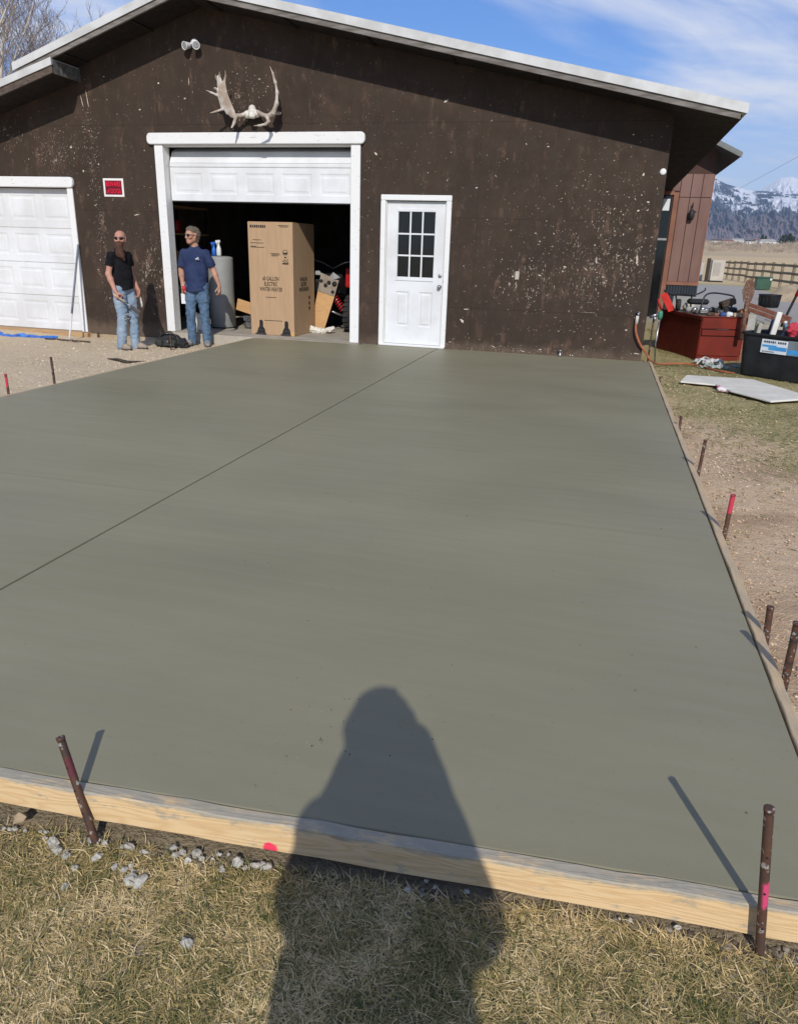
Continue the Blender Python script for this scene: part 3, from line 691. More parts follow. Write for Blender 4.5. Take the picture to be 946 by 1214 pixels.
# flat pieces where the paint has come off down to pale wood
def flakes(spec, ymat):
    mb = MB()
    for x, z, L, wd, ang in spec:
        n = random.randint(6, 9); pts = []
        for k in range(n):
            a = 2 * math.pi * k / n + random.uniform(-.25, .25); r = random.uniform(.35, 1.15)
            u, v = L * .5 * r * math.cos(a), wd * .5 * r * math.sin(a)
            pts.append((x + u * math.cos(ang) - v * math.sin(ang), -.0015, z + u * math.sin(ang) + v * math.cos(ang)))
        mb.add(pts, [tuple(range(n))])
    return mb
spec = []
def open_at(x, z): return z < walltop(x) - .05 and not any(o[0] - .16 < x < o[1] + .16 and z < o[3] + .17 for o in openings)
def scatter(n, cx, cz, sx_, sz_, smin, smax, asp=2.0):
    for _ in range(n):
        x = random.gauss(cx, sx_); z = random.gauss(cz, sz_)
        if not open_at(x, z) or z < .02 or x > 1.5: continue
        L = smin + (smax - smin) * random.random() ** 2.6
        spec.append((x, z, L, L / random.uniform(1.4, asp + 2), random.choice((random.uniform(-.7, .9), random.uniform(-.2, .3), 1.57 + random.uniform(-.15, .15)))))
scatter(520, .45, 1.15, .7, .65, .005, .03, 3); scatter(230, 1.2, 1.35, .18, .6, .006, .042, 2.4); scatter(170, .85, 2.1, .3, .3, .005, .028); scatter(160, .1, 1.2, .25, .5, .005, .03, 3); scatter(120, .75, 1.0, .1, .5, .006, .034, 3)
scatter(60, -.5, 1.1, .4, .6, .006, .03); scatter(60, -.6, 2.2, .7, .35, .006, .028, 3); scatter(70, -6.3, 1.3, .4, .8, .007, .035, 3)
scatter(420, -7.6, 2.64, .3, .2, .005, .024, 4); scatter(260, -7.0, 2.0, .06, .9, .005, .036, 4); scatter(130, -6.98, 2.95, .1, .3, .005, .03, 4); scatter(130, -4.35, 3.38, .2, .22, .006, .035)
scatter(35, -6.2, 3.1, .5, .4, .007, .03); scatter(30, -2.3, 2.4, .35, .6, .006, .025); scatter(110, -.3, .06, 1.2, .05, .008, .035, 3); scatter(150, -2.0, 2.9, 1.6, .35, .004, .02); scatter(160, -2.0, 1.4, 3.6, 1.1, .004, .02, 3); scatter(90, -6.4, 1.2, .35, .8, .005, .03, 4); scatter(60, -2.45, 1.6, .08, .9, .005, .025)
for px_, py_, L, wd, a in ((370, 337 / 3.38 + 20, 0, 0, 0),):
    pass
def big(x, y, L, wd, a): P = at_y(x, y); spec.append((P.x, P.z, L, wd, a))
for q in ((529, 120, .105, .028, .45), (446, 183, .085, .035, -.5), (548, 381, .11, .045, -.75), (552, 367, .12, .025, -.05), (613, 326, .055, .105, 0), (608, 328, .06, .03, .8), (593, 341, .06, .02, -.3), (565, 223, .04, .02, 0), (588, 209, .07, .014, -.7), (707, 308, .03, .10, .2), (755, 307, .035, .15, .15), (757, 250, .05, .03, 0), (763, 207, .05, .05, 0), (768, 240, .05, .022, 0), (625, 332, .04, .02, 0), (640, 327, .06, .02, -.2), (670, 317, .08, .025, -.2), (695, 320, .09, .02, -.6), (715, 329, .05, .02, 0), (166, 130, .07, .025, .5), (123, 91, .05, .02, 0), (188, 99, .035, .025, 0), (224, 98, .016, .22, 0), (219, 117, .04, .03, 0), (162, 255, .12, .018, .05), (117, 195, .03, .03, 0), (84, 175, .05, .04, .4), (99, 203, .05, .03, -.6), (97, 120, .014, .2, .2), (103, 115, .012, .3, .1), (283, 160, .03, .12, 0), (317, 160, .03, .1, .1), (650, 174, .035, .022, 0), (624, 171, .035, .02, -.6), (533, 406, .09, .02, .3), (620, 417, .1, .02, -.2), (640, 415, .08, .02, .4), (755, 420, .1, .03, 0), (742, 392, .05, .03, .3), (697, 371, .3, .004, -.01)): big(*q)
m_, t = newmat('bare_pale_wood'); pp = t.pos()
t.out(t.mix(t.ramp(t.noise(pp, 60, 4), .35, .65), (.70, .64, .53), (.30, .225, .16)), .85, 0, None, .2); BARE = MATS['bare_pale_wood']
o = flakes(spec, 0).build('bare_patch', BARE, gar); tag(o, kind='stuff')

# roof ------------------------------------------------------------------
YF = -.60
def roofpart(name, mat, sec, y0, y1, parent=gar, bevel=0):
    mb = MB(); mb.prism(sec, y0, y1); return mb.build(name, mat, parent, bevel)
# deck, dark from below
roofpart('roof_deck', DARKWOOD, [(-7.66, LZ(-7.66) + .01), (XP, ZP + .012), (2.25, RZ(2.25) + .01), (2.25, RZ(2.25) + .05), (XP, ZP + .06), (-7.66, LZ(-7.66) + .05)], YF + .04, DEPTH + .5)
for x0, x1, F in ((-7.688, XP, LZ), (XP, 2.23, RZ)):
    h = .068 if F is RZ else .062
    roofpart('fascia_board', FASCIA, [(x0, F(x0)), (x1, F(x1)), (x1, F(x1) + h), (x0, F(x0) + h)], YF, YF + .036)
for x0, x1, F, h0 in ((-7.735, XP, LZ, .068), (XP, 2.30, RZ, .07)):
    roofpart('metal_roof_edge', METALW, [(x0, F(x0) + h0), (x1, F(x1) + h0), (x1, F(x1) + h0 + .105), (x0, F(x0) + h0 + .10)], YF - .022, YF - .004)
    roofpart('metal_roof_sheet', METALW, [(x0, F(x0) + h0 + .012), (x1, F(x1) + h0 + .012), (x1, F(x1) + h0 + .09), (x0, F(x0) + h0 + .085)], YF - .003, DEPTH + .5)
for k, x in enumerate(np.arange(-6.9, 2.0, 1.12)):
    if abs(x - XP) < .3: continue
    mb = MB(); z = soffit(x); mb.prism([(x - .02, z - .006), (x + .02, z - .006), (x + .02, soffit(x + .02) + .004), (x - .02, soffit(x - .02) + .004)], YF + .045, -.014); mb.build('lookout', DARKWOOD, gar)
for q, s_ in (((693, 81), .045), ((710, 85), .05), ((853, 116), .05)):
    P = at_y(q[0], q[1] + 3, -.2); mb = MB(); mb.box((P.x - s_ * 1.2, -.24, RZ(P.x) + .14), (P.x + s_ * 1.2, -.1, RZ(P.x) + .185 + s_ * .3)); mb.build('roof_clip', DARKWOOD, gar, .006)
# annex roof on the left
ax1 = -7.075; F2 = lambda x: annex_z(x)
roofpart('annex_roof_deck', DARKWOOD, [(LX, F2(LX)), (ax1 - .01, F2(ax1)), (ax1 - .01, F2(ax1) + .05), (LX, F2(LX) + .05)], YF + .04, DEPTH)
roofpart('annex_fascia_board', simple('rough_brown_fascia', (.13, .10, .08), (.06, .042, .033), 7, .85, bump=.5, stretch=(1, 4, 6)), [(LX, F2(LX) - .05), (ax1, F2(ax1) - .005), (ax1, F2(ax1) + .088), (LX, F2(LX) + .08)], YF - .01, YF + .026)
roofpart('annex_metal_edge', METALW, [(LX, F2(LX) + .081), (ax1 + .012, F2(ax1) + .09), (ax1 + .012, F2(ax1) + .185), (LX, F2(LX) + .185)], YF - .032, YF - .012)
roofpart('annex_roof_sheet', METALW, [(LX, F2(LX) + .10), (ax1, F2(ax1) + .10), (ax1, F2(ax1) + .17), (LX, F2(LX) + .17)], YF - .011, DEPTH)
SHING = simple('grey_weathered_shingle', (.16, .155, .14), (.08, .075, .068), 12, .9, bump=.5)
for k in range(7):
    y0 = YF + .03 + k * .083; z0 = F2(ax1) - .01; x = ax1 + .004
    mb = MB(); mb.add([(x, y0, z0), (x + .012, y0 + .078, z0 - .004), (x + .012, y0 + .078, z0 + .165), (x, y0, z0 + .165), (x - .02, y0, z0), (x - .02, y0 + .078, z0 - .004), (x - .02, y0 + .078, z0 + .165), (x - .02, y0, z0 + .165)],
                      [(0, 1, 2, 3), (4, 7, 6, 5), (0, 4, 5, 1), (3, 2, 6, 7), (0, 3, 7, 4), (1, 5, 6, 2)]); mb.build('end_shingle', SHING, gar)

# door surrounds ----------------------------------------------------------
def rounded(x0, x1, z0, z1, n=6):
    r = (z1 - z0) * .38; pts = []
    for cx_, cz_, a0 in ((x0 + r, z0 + r, math.pi), (x1 - r, z0 + r, 1.5 * math.pi), (x1 - r, z1 - r, 0), (x0 + r, z1 - r, .5 * math.pi)):
        for k in range(n + 1):
            a = a0 + math.pi / 2 * k / n; pts.append((cx_ + r * math.cos(a), cz_ + r * math.sin(a)))
    return pts
mb = MB(); mb.prism(rounded(-5.985, -2.548, 2.752, 2.908), -.062, -.002); mb.build('door_header', TRIM, gar, .01)
mb = MB(); mb.prism(rounded(-11.99, -7.362, 2.137, 2.292), -.062, -.002); mb.build('door_header', TRIM, gar, .01)
for x0, x1, z0, z1 in ((-5.884, -5.742, .004, 2.751), (-2.758, -2.617, .004, 2.751), (-7.503, -7.40, -.1, 2.136), (-11.99, -11.88, -.1, 2.136)):
    mb = MB(); mb.box((x0, -.03, z0), (x1, -.0015, z1)); mb.build('door_casing', TRIM, gar, .006)
for x0, x1, z0 in ((-5.76, -5.744, .005), (-2.757, -2.741, .005), (-7.52, -7.502, -.1)):
    mb = MB(); mb.box((x0, -.0012, z0), (x1, .16, 2.75 if x0 > -7 else 2.134)); mb.build('door_jamb', TRIM, gar, .003)
mb = MB(); mb.box((-5.741, .0, 2.735), (-2.76, .16, 2.7505)); mb.build('door_jamb', TRIM, gar)
mb = MB(); mb.box((-11.9, -.1, -.2), (-7.36, .13, -.104)); mb.build('door_sill', simple('tan_wooden_sill', (.45, .29, .15), (.36, .23, .12), 3, .85, bump=.3, stretch=(1, 6, 6)), gar, .01)

def door_section(parent, x0, x1, z0, z1, n, pw, yf, M=None, name='door_section'):
    """steel sheet with n stamped raised panels, real relief"""
    mb = MB(); mb.xf = M
    w = x1 - x0; gap = w / n; xs = [x0]; mx = []
    for k in range(n):
        a = x0 + gap * k + (gap - pw) / 2; xs += [a, a + pw]; mx.append((a, a + pw))
    xs.append(x1); za, zb = z0 + (z1 - z0) * .2, z1 - (z1 - z0) * .16
    zs = [z0, za, zb, z1]
    for i in range(len(xs) - 1):
        for j in range(3):
            a, b, c, d = xs[i], xs[i + 1], zs[j], zs[j + 1]
            if i % 2 == 1 and j == 1:
                rings = [(0, 0), (.02, .007), (.045, .007), (.065, .002)]; V = []
                for ins, dep in rings: V += [(a + ins, yf + dep, c + ins), (b - ins, yf + dep, c + ins), (b - ins, yf + dep, d - ins), (a + ins, yf + dep, d - ins)]
                F = []
                for r in range(3):
                    for q in range(4): F.append((4 * r + q, 4 * r + (q + 1) % 4, 4 * r + 4 + (q + 1) % 4, 4 * r + 4 + q))
                F.append((12, 13, 14, 15)); mb.add(V, F)
            else: mb.add([(a, yf, c), (b, yf, c), (b, yf, d), (a, yf, d)], [(0, 1, 2, 3)])
    T = .04
    mb.add([(x0, yf, z0), (x1, yf, z0), (x1, yf, z1), (x0, yf, z1), (x0, yf + T, z0), (x1, yf + T, z0), (x1, yf + T, z1), (x0, yf + T, z1)], [(4, 7, 6, 5), (0, 4, 5, 1), (3, 2, 6, 7), (0, 3, 7, 4), (1, 5, 6, 2)])
    return mb.build(name, DOORW, parent)
def group_part(name, loc, parent):
    e = empty(name, loc); e.parent = parent; e.location = Vector(loc) - parent.location; return e
od = group_part('overhead_door', (-4.25, .12, 0), gar)
door_section(od, -5.728, -2.752, 1.985, 2.455, 5, .475, .12)
tilt = Matrix.Translation((0, .128, 2.462)) @ Matrix.Rotation(R(-24), 4, 'X') @ Matrix.Translation((0, -.12, -2.462))
mb = MB(); mb.box((-5.728, .112, 2.457), (-2.752, .17, 2.515)); mb.build('section_rail', DOORW, od, .012, 2)
mb = MB(); mb.add([(-5.728, .122, 2.518), (-2.752, .122, 2.518), (-2.752, .21, 2.68), (-5.728, .21, 2.68), (-2.752, .42, 2.80), (-5.728, .42, 2.80)], [(0, 1, 2, 3), (3, 2, 4, 5)]); mb.build('door_section', DOORW, od)
mb = MB(); mb.box((-5.728, .125, 1.968), (-2.752, .155, 1.984)); mb.build('bottom_seal', RUBBER, od)
od2 = group_part('overhead_door', (-9.7, .08, 0), gar)
zz = [-.1, .46, .99, 1.53, 2.13]
for k in range(4): door_section(od2, -11.88, -7.524, zz[k] + .004, zz[k + 1] - .004, 7, .50, .08)

# entry door ---------------------------------------------------------------
ed = group_part('entry_door', (-1.785, 0, 0), gar)
for x0, x1, z0, z1 in ((-2.30, -2.226, .012, 2.028), (-1.345, -1.270, .012, 2.028), (-2.30, -1.270, 2.030, 2.105)):
    mb = MB(); mb.box((x0, -.034, z0), (x1, -.0015, z1)); mb.build('door_casing', TRIM, ed, .007)
mb = MB(); mb.box((-2.29, -.06, .002), (-1.28, .1, .032)); mb.build('threshold', TRIM, ed, .006)
for x0, x1 in ((-2.225, -2.214), (-1.356, -1.346)):
    mb = MB(); mb.box((x0, -.001, .034), (x1, .1, 2.027)); mb.build('door_jamb', TRIM, ed)
lf = MB()
X0, X1, Z0, Z1 = -2.212, -1.358, .036, 2.022; GX0, GX1, GZ0, GZ1 = -2.045, -1.508, 1.0, 1.885
xs = [X0, -2.06, -1.862, -1.708, -1.505, X1]; zs = [Z0, .29, .79, .95, 1.92, Z1]; YD = .03
for i in range(5):
    for j in range(5):
        a, b, c, d = xs[i], xs[i + 1], zs[j], zs[j + 1]
        if 1 <= i <= 3 and j == 3: continue
        if i in (1, 3) and j == 1:
            rings = [(0, 0), (.012, .01), (.03, .01), (.045, .002)]; V = []
            for ins, dep in rings: V += [(a + ins, YD + dep, c + ins), (b - ins, YD + dep, c + ins), (b - ins, YD + dep, d - ins), (a + ins, YD + dep, d - ins)]
            lf.add(V, [(4 * r + q, 4 * r + (q + 1) % 4, 4 * r + 4 + (q + 1) % 4, 4 * r + 4 + q) for r in range(3) for q in range(4)] + [(12, 13, 14, 15)])
        else: lf.add([(a, YD, c), (b, YD, c), (b, YD, d), (a, YD, d)], [(0, 1, 2, 3)])
lf.build('door_leaf', DOORW, ed)
mb = MB(); fr = [(-2.066, -1.499, 1.886, 1.926), (-2.066, -1.499, .944, .998), (-2.066, -2.047, .999, 1.885), (-1.506, -1.499, .999, 1.885)]
for a, b, c, d in fr: mb.box((a, .018, c), (b, .05, d))
mb.build('window_frame', DOORW, ed, .004)
w3 = (GX1 - GX0) / 3; h3 = (GZ1 - GZ0) / 3
for k in (1, 2):
    mb = MB(); mb.box((GX0 + w3 * k - .011, .022, GZ0), (GX0 + w3 * k + .011, .046, GZ1)); mb.build('muntin', DOORW, ed)
    mb = MB(); mb.box((GX0, .0235, GZ0 + h3 * k - .011), (GX1, .0445, GZ0 + h3 * k + .011)); mb.build('muntin', DOORW, ed)
for i in range(3):
    for j in range(3):
        mb = MB(); mb.box((GX0 + w3 * i + .003, .034, GZ0 + h3 * j + .003), (GX0 + w3 * (i + 1) - .003, .038, GZ0 + h3 * (j + 1) - .003)); mb.build('pane', GLASS, ed)
for z, r in ((1.03, .027), (.875, .03)):
    mb = MB(); mb.lathe([(r, YD), (r, YD - .008), (r * .5, YD - .012), (r * .45, YD - .03), (r * .85, YD - .038), (r * .85, YD - .055), (0, YD - .06)] if z < 1 else [(r, YD), (r, YD - .012), (r * .6, YD - .018), (0, YD - .018)], (-1.402, 0, z), 18, 'Y'); mb.build('door_knob' if z < 1 else 'deadbolt', STEEL, ed)

# small fixtures on the wall
mb = MB(); P = at_y(664, 420); mb.lathe([(.028, 0), (.028, .03), (.02, .035), (.02, .075), (.03, .078), (.03, .09), (0, .09)], (P.x, -.05, .001), 14); o = mb.build('pipe_stub', STEEL); tag(o, 'short capped steel pipe stub standing on the slab at the foot of the brown wall', 'pipe')
mb = MB(); mb.lathe([(.04, -.002), (.04, -.01), (.025, -.018), (0, -.018)], (at_y(786, 204).x, 0, at_y(786, 204).z), 18, 'Y'); mb.build('vent_cap', TRIM, gar)
P = at_y(613, 327); mb = MB(); mb.box((P.x - .028, -.009, P.z - .055), (P.x + .028, -.002, P.z + .055)); mb.build('cover_plate', simple('pale_plate', (.5, .46, .4), (.4, .36, .3), 20, .6), gar, .003)
# flood light
FL = empty('flood_light', at_y(230, 54, -.02), label='white twin-head security flood light high on the brown gable', cat='flood light')
fx, fz = FL.location.x, FL.location.z
mb = MB(); mb.lathe([(.055, -.001), (.055, -.03), (.03, -.04), (0, -.04)], (fx + .01, 0, fz + .03), 16, 'Y'); mb.build('mounting_plate', DOORW, FL)
for dx, ry in ((-.07, -.35), (.07, .35)):
    mb = MB(); mb.xf = Matrix.Translation((fx + dx, -.07, fz - .01)) @ Matrix.Rotation(ry, 4, 'Z') @ Matrix.Rotation(R(12), 4, 'X')
    mb.lathe([(.0, .05), (.032, .045), (.042, .0), (.050, -.05), (.055, -.068), (.047, -.068), (.04, -.055)], n=20, axis='Y'); h = mb.build('lamp_head', DOORW, FL)
    mb = MB(); mb.xf = Matrix.Translation((fx + dx, -.07, fz - .01)) @ Matrix.Rotation(ry, 4, 'Z') @ Matrix.Rotation(R(12), 4, 'X')
    mb.lathe([(.044, -.06), (.025, -.062), (.0, -.064)], n=18, axis='Y'); mb.build('lens', simple('lamp_lens', (.30, .31, .32), (.2, .2, .21), 12, .12), FL)
    mb = MB(); mb.tube([(fx + .01, -.035, fz + .03), (fx + dx * .7, -.06, fz + .012)], .014, 8); mb.build('lamp_arm', DOORW, FL)
# sign
P0 = at_y(122, 212); P1 = at_y(148, 233.5)
SG = empty('warning_sign', ((P0.x + P1.x) / 2, 0, (P0.z + P1.z) / 2), label='small red and white BEWARE OF DOGS sign on the brown wall', cat='sign')
sx0, sz0 = SG.location.x, SG.location.z
mb = MB(); mb.box((sx0 - .18, -.008, sz0 - .132), (sx0 + .18, -.0015, sz0 + .132)); mb.build('sign_board', simple('sign_white', (.78, .74, .70), (.7, .66, .62), 5, .5), SG, .002)
mb = MB(); mb.box((sx0 - .148, -.0095, sz0 - .102), (sx0 + .148, -.0085, sz0 + .102)); mb.build('sign_field', simple('sign_dark_red', (.10, .004, .012), (.13, .006, .016), 9, .45), SG)
SRED = simple('sign_fluorescent_red', (.80, .012, .045), (.72, .01, .035), 7, .45)
fr = Matrix.Translation((sx0, -.0105, sz0)) @ Matrix.Rotation(R(90), 4, 'X')
lettering('lettering', [('BEWARE', 0, .049, .098), ('of DOGS', 0, -.052, .092)], 0, fr, SRED, SG, sx=.72)

# moose antlers -------------------------------------------------------------
AN = empty('moose_antlers', at_y(299, 138, 0), label='bleached moose antlers with skull plate mounted above the open garage door', cat='antlers')
BONE = simple('bleached_antler', (.56, .51, .45), (.33, .255, .19), 6, .7, bump=.35, bscale=35)
BONEW = simple('white_skull', (.72, .69, .62), (.6, .56, .49), 9, .7, bump=.4, bscale=40)
def ap(x, y, Y): return tuple(at_y(x, y, Y))
def thick(s): return s
sd = SDF(); K = .012
L = [((290.7, 135.5), .028, -.13), ((284, 137.5), .026, -.18), ((277, 137), .027, -.24)]
sd.chain([ap(*p, Y) for p, r, Y in L], [r for p, r, Y in L], K)
sd.chain([ap(279.6, 139.2, -.24), ap(277.5, 146, -.27), ap(274.7, 151.5, -.30)], [.024, .02, .011], K)
fl = (.25, 1, .1)
for a, b, ra, rb in (((275, 134.5), (266, 112), .058, .054), ((270, 131), (262, 112), .055, .052), ((264, 128), (259.5, 110), .034, .036), ((266, 112), (260, 93), .054, .03), ((261, 112), (258.5, 92), .042, .025), ((267, 112), (266, 97), .04, .018)):
    sd.cap(ap(*a, -.25), ap(*b, -.27), ra, rb, .02, flat=fl, fs=.32)
for a, m, b in (((266, 97), (267.6, 90), (267, 83.2)), ((259.5, 94), (260.5, 89), (260.2, 84.6)), ((257.5, 94), (256, 91), (255.9, 88.6)), ((257.5, 113), (251, 110), (243.5, 106.8)), ((263, 130), (256, 132.5), (248.6, 134.2)), ((257, 106), (255, 105), (253.2, 104.6))):
    sd.chain([ap(*a, -.265), ap(*m, -.29), ap(*b, -.34)], [.017, .0125, .004], K)
sd.chain([ap(306, 133, -.13), ap(311, 136, -.17), ap(316.6, 138, -.22), ap(322, 136, -.24)], [.028, .026, .028, .032], K)
sd.chain([ap(316.6, 139, -.22), ap(318.6, 144, -.27), ap(315, 147.5, -.31), ap(307, 149, -.34), ap(300.3, 149.3, -.36)], [.025, .023, .018, .013, .004], K)
for Y0, sc in ((-.16, 1), (-.24, 1), (-.32, .9)):
    sd.chain([ap(324, 134, Y0), ap(328, 123, Y0), ap(328.6, 110, Y0), ap(326.6, 98, Y0 - .02), ap(324.2, 90, Y0 - .03)], [.034 * sc, .026 * sc, .02 * sc, .014 * sc, .009], .03)
sd.chain([ap(326, 98, -.26), ap(323.5, 87, -.28), ap(319.8, 78.6, -.31)], [.018, .012, .004], K)
sd.cap(ap(326, 134, -.2), ap(332, 134.5, -.14), .03, .018, K)
o = sd.build('antler', BONE, AN, .0065, .0016, 30)
sd = SDF(); sd.cap(ap(293, 136, -.1), ap(305, 135, -.1), .05, .048, .03).ball(ap(299, 129, -.1), .05).cap(ap(299, 134, -.06), ap(299, 137, -.17), .06, .05, .02)
sd.cap(ap(299, 143, -.24), ap(299, 143, -.1), .022, .022, .02, neg=True)
sd.build('skull_plate', BONEW, AN, .007, .003, 40)

# ================================================================== PEOPLE
def v3(*a): return np.array(a, float)
class Fig:
    """figure in world space; local frame: x to the viewer's right when the figure faces -Y"""
    def __init__(s, name, loc, rz, scale, label, group=None):
        s.M = Matrix.Translation(loc) @ Matrix.Rotation(rz, 4, 'Z') @ Matrix.Scale(scale, 4); s.sc = scale; s.Mi = s.M.inverted()
        s.root = empty(name, loc, 0, label, 'person', group)
    def w(s, p): return np.array(s.M @ Vector(p))
    def d(s, v): return np.array(s.M.to_3x3() @ Vector(v))
    def caps(s, sd, pts, rads, k=.025, flat=None, fs=1, **kw):
        P = [s.w(p) for p in pts]; Rr = [r * s.sc for r in rads]
        for i in range(len(P) - 1): sd.cap(P[i], P[i + 1], Rr[i], Rr[i + 1], k, flat=None if flat is None else s.d(flat), fs=fs, **kw)
        if len(P) == 1: sd.cap(P[0], P[0] + 1e-4, Rr[0], Rr[0], k, flat=None if flat is None else s.d(flat), fs=fs, **kw)
def hand(F, sd, wrist, fore, palm_n, curl=.5, thumb_side=1, grip=False):
    """wrist, forward direction, palm normal (local). five fingers of different length, bent at two joints"""
    fw = v3(*fore) / np.linalg.norm(fore); n = v3(*palm_n); n = n - fw * (n @ fw); n /= np.linalg.norm(n); sdv = np.cross(fw, n) * thumb_side
    w = v3(*wrist); kn = w + fw * .085
    for o in (-.026, -.009, .009, .026): F.caps(sd, [w + sdv * o * .6 + fw * .008, kn + sdv * o], [.018, .0145], .016, n, .8)
    for o, L in ((.031, .078), (.0105, .086), (-.0105, .080), (-.030, .062)):
        a = kn + sdv * o; c = curl * (1.0 + .12 * abs(o) / .03)
        d1 = fw * math.cos(c) + n * math.sin(c); d2 = fw * math.cos(2.0 * c) + n * math.sin(2.0 * c); d3 = fw * math.cos(2.7 * c) + n * math.sin(2.7 * c)
        b = a + d1 * L * .45; e = b + d2 * L * .32; g = e + d3 * L * .25
        F.caps(sd, [a, b, e, g], [.0105, .0095, .0088, .0075], .006)
    t0 = w + sdv * .022 + fw * .02; td = fw * .62 + sdv * .62 + n * (.35 + .3 * curl); td /= np.linalg.norm(td)
    t1 = t0 + td * .045; t2 = t1 + (td * .6 + fw * .5 + n * .35 * curl * 2) * .035; t3 = t2 + (fw * .75 + n * .4) * .025
    F.caps(sd, [t0, t1, t2, t3], [.016, .0125, .0105, .0085], .010)
    return kn
def head(F, sd, c, yaw, pitch=0):
    """skull, jaw, brow, nose, lips, chin, ears, eye sockets; face along -Y turned by yaw"""
    Rm = Matrix.Rotation(yaw, 3, 'Z') @ Matrix.Rotation(pitch, 3, 'X')
    q = lambda *p: v3(*c) + np.array(Rm @ Vector(p)); nx = np.array(Rm @ Vector((1, 0, 0)))
    F.caps(sd, [q(0, .022, .035), q(0, -.018, .040)], [.089, .082], .03, nx, .86)
    F.caps(sd, [q(0, -.035, -.02), q(0, -.052, -.082)], [.064, .034], .04, nx, .92)
    F.caps(sd, [q(-.042, .0, -.045), q(-.018, -.062, -.088)], [.03, .02], .025); F.caps(sd, [q(.042, .0, -.045), q(.018, -.062, -.088)], [.03, .02], .025)
    F.caps(sd, [q(-.036, -.083, .024), q(.036, -.083, .024)], [.013, .013], .016)
    F.caps(sd, [q(0, -.088, .012), q(0, -.108, -.028)], [.009, .0145], .012); F.caps(sd, [q(-.012, -.094, -.032), q(.012, -.094, -.032)], [.009, .009], .008)
    F.caps(sd, [q(-.018, -.090, -.058), q(.018, -.090, -.058)], [.0075, .0075], .008); F.caps(sd, [q(-.014, -.088, -.070), q(.014, -.088, -.070)], [.0075, .0075], .008)
    for sx_ in (-1, 1):
        F.caps(sd, [q(sx_ * .032, -.098, .004)], [.014], .012, neg=True); F.caps(sd, [q(sx_ * .032, -.082, .004)], [.0125], .006)
        F.caps(sd, [q(sx_ * .078, .006, .022), q(sx_ * .076, .002, -.026)], [.017, .011], .008, nx, .5)
        F.caps(sd, [q(sx_ * .05, -.068, -.018)], [.022], .03)
    return q, nx
def body(F, J, hy, hp=0):
    sd = SDF(); c = F.caps; X = (0, 1, 0)
    c(sd, [J['pel'], J['waist'], J['chest']], [.112, .108, .125], .06, J.get('front', X), .72)
    c(sd, [J['chest'], J['neck']], [.125, .06], .06, J.get('front', X), .75)
    c(sd, [J['neck'], v3(*J['head']) + (0, .012, -.05)], [.056, .05], .03)
    q, nx = head(F, sd, J['head'], hy, hp)
    for s_ in ('R', 'L'):
        c(sd, [J['chest'], J['sh' + s_]], [.085, .056], .05); c(sd, [J['sh' + s_], J['el' + s_]], [.052, .040], .03)
        mid = v3(*J['el' + s_]) * .7 + v3(*J['wr' + s_]) * .3
        c(sd, [J['el' + s_], mid, J['wr' + s_]], [.040, .041, .027], .025)
        c(sd, [J['pel'], J['hip' + s_]], [.095, .082], .05); mt = v3(*J['hip' + s_]) * .6 + v3(*J['kn' + s_]) * .4
        c(sd, [J['hip' + s_], mt, J['kn' + s_]], [.088, .078, .055], .03)
        cf = v3(*J['kn' + s_]) * .7 + v3(*J['an' + s_]) * .3 + (0, .012, 0)
        c(sd, [J['kn' + s_], cf, J['an' + s_]], [.053, .055, .036], .03); c(sd, [J['an' + s_], v3(*J['an' + s_]) + v3(*J['toe' + s_]) * .6 + (0, 0, -.05)], [.032, .018], .02)
    return sd, q, nx
def shirt(F, J, mat, sleeve=.62, hem=.02, name='t_shirt', loose=.016):
    sd = SDF(); c = F.caps; fr_ = J.get('front', (0, 1, 0))
    c(sd, [v3(*J['pel']) + (0, 0, hem - .10), J['waist'], J['chest']], [.156 + loose, .136 + loose, .142 + loose], .06, fr_, .80)
    c(sd, [J['chest'], v3(*J['neck']) + (0, 0, -.005)], [.132 + loose * .6, .074], .05, fr_, .78)
    for s_ in ('R', 'L'):
        e = v3(*J['sh' + s_]) * (1 - sleeve) + v3(*J['el' + s_]) * sleeve
        c(sd, [J['chest'], J['sh' + s_]], [.088, .062], .05); c(sd, [J['sh' + s_], e], [.062, .062 + loose * .4], .02)
        ax = v3(*J['el' + s_]) - v3(*J['sh' + s_]); ax /= np.linalg.norm(ax)
        c(sd, [e + ax * .05, e + ax * .09], [.072, .075], .004, neg=True)
    c(sd, [v3(*J['neck']) + (0, -.03, .055), v3(*J['neck']) + (0, .03, .08)], [.06, .06], .006, neg=True)
    V, Q = sd.mesh(.0085 * F.sc)
    L = np.array([F.Mi @ Vector(p) for p in V]); hz = J['pel'][2] + hem - .085 + .012 * np.sin(L[:, 0] * 17) ; keep = (L[Q, 2] > hz[Q]).all(1); Q = Q[keep]
    V = V + np.array([mnoise.noise_vector(Vector((p[0] * 9 + 3, p[1] * 9, p[2] * 16))) for p in V]) * .008
    used = np.unique(Q); mp = np.full(len(V), -1); mp[used] = np.arange(len(used))
    return np_mesh(name, V[used], mp[Q], mat, F.root, smooth=True)
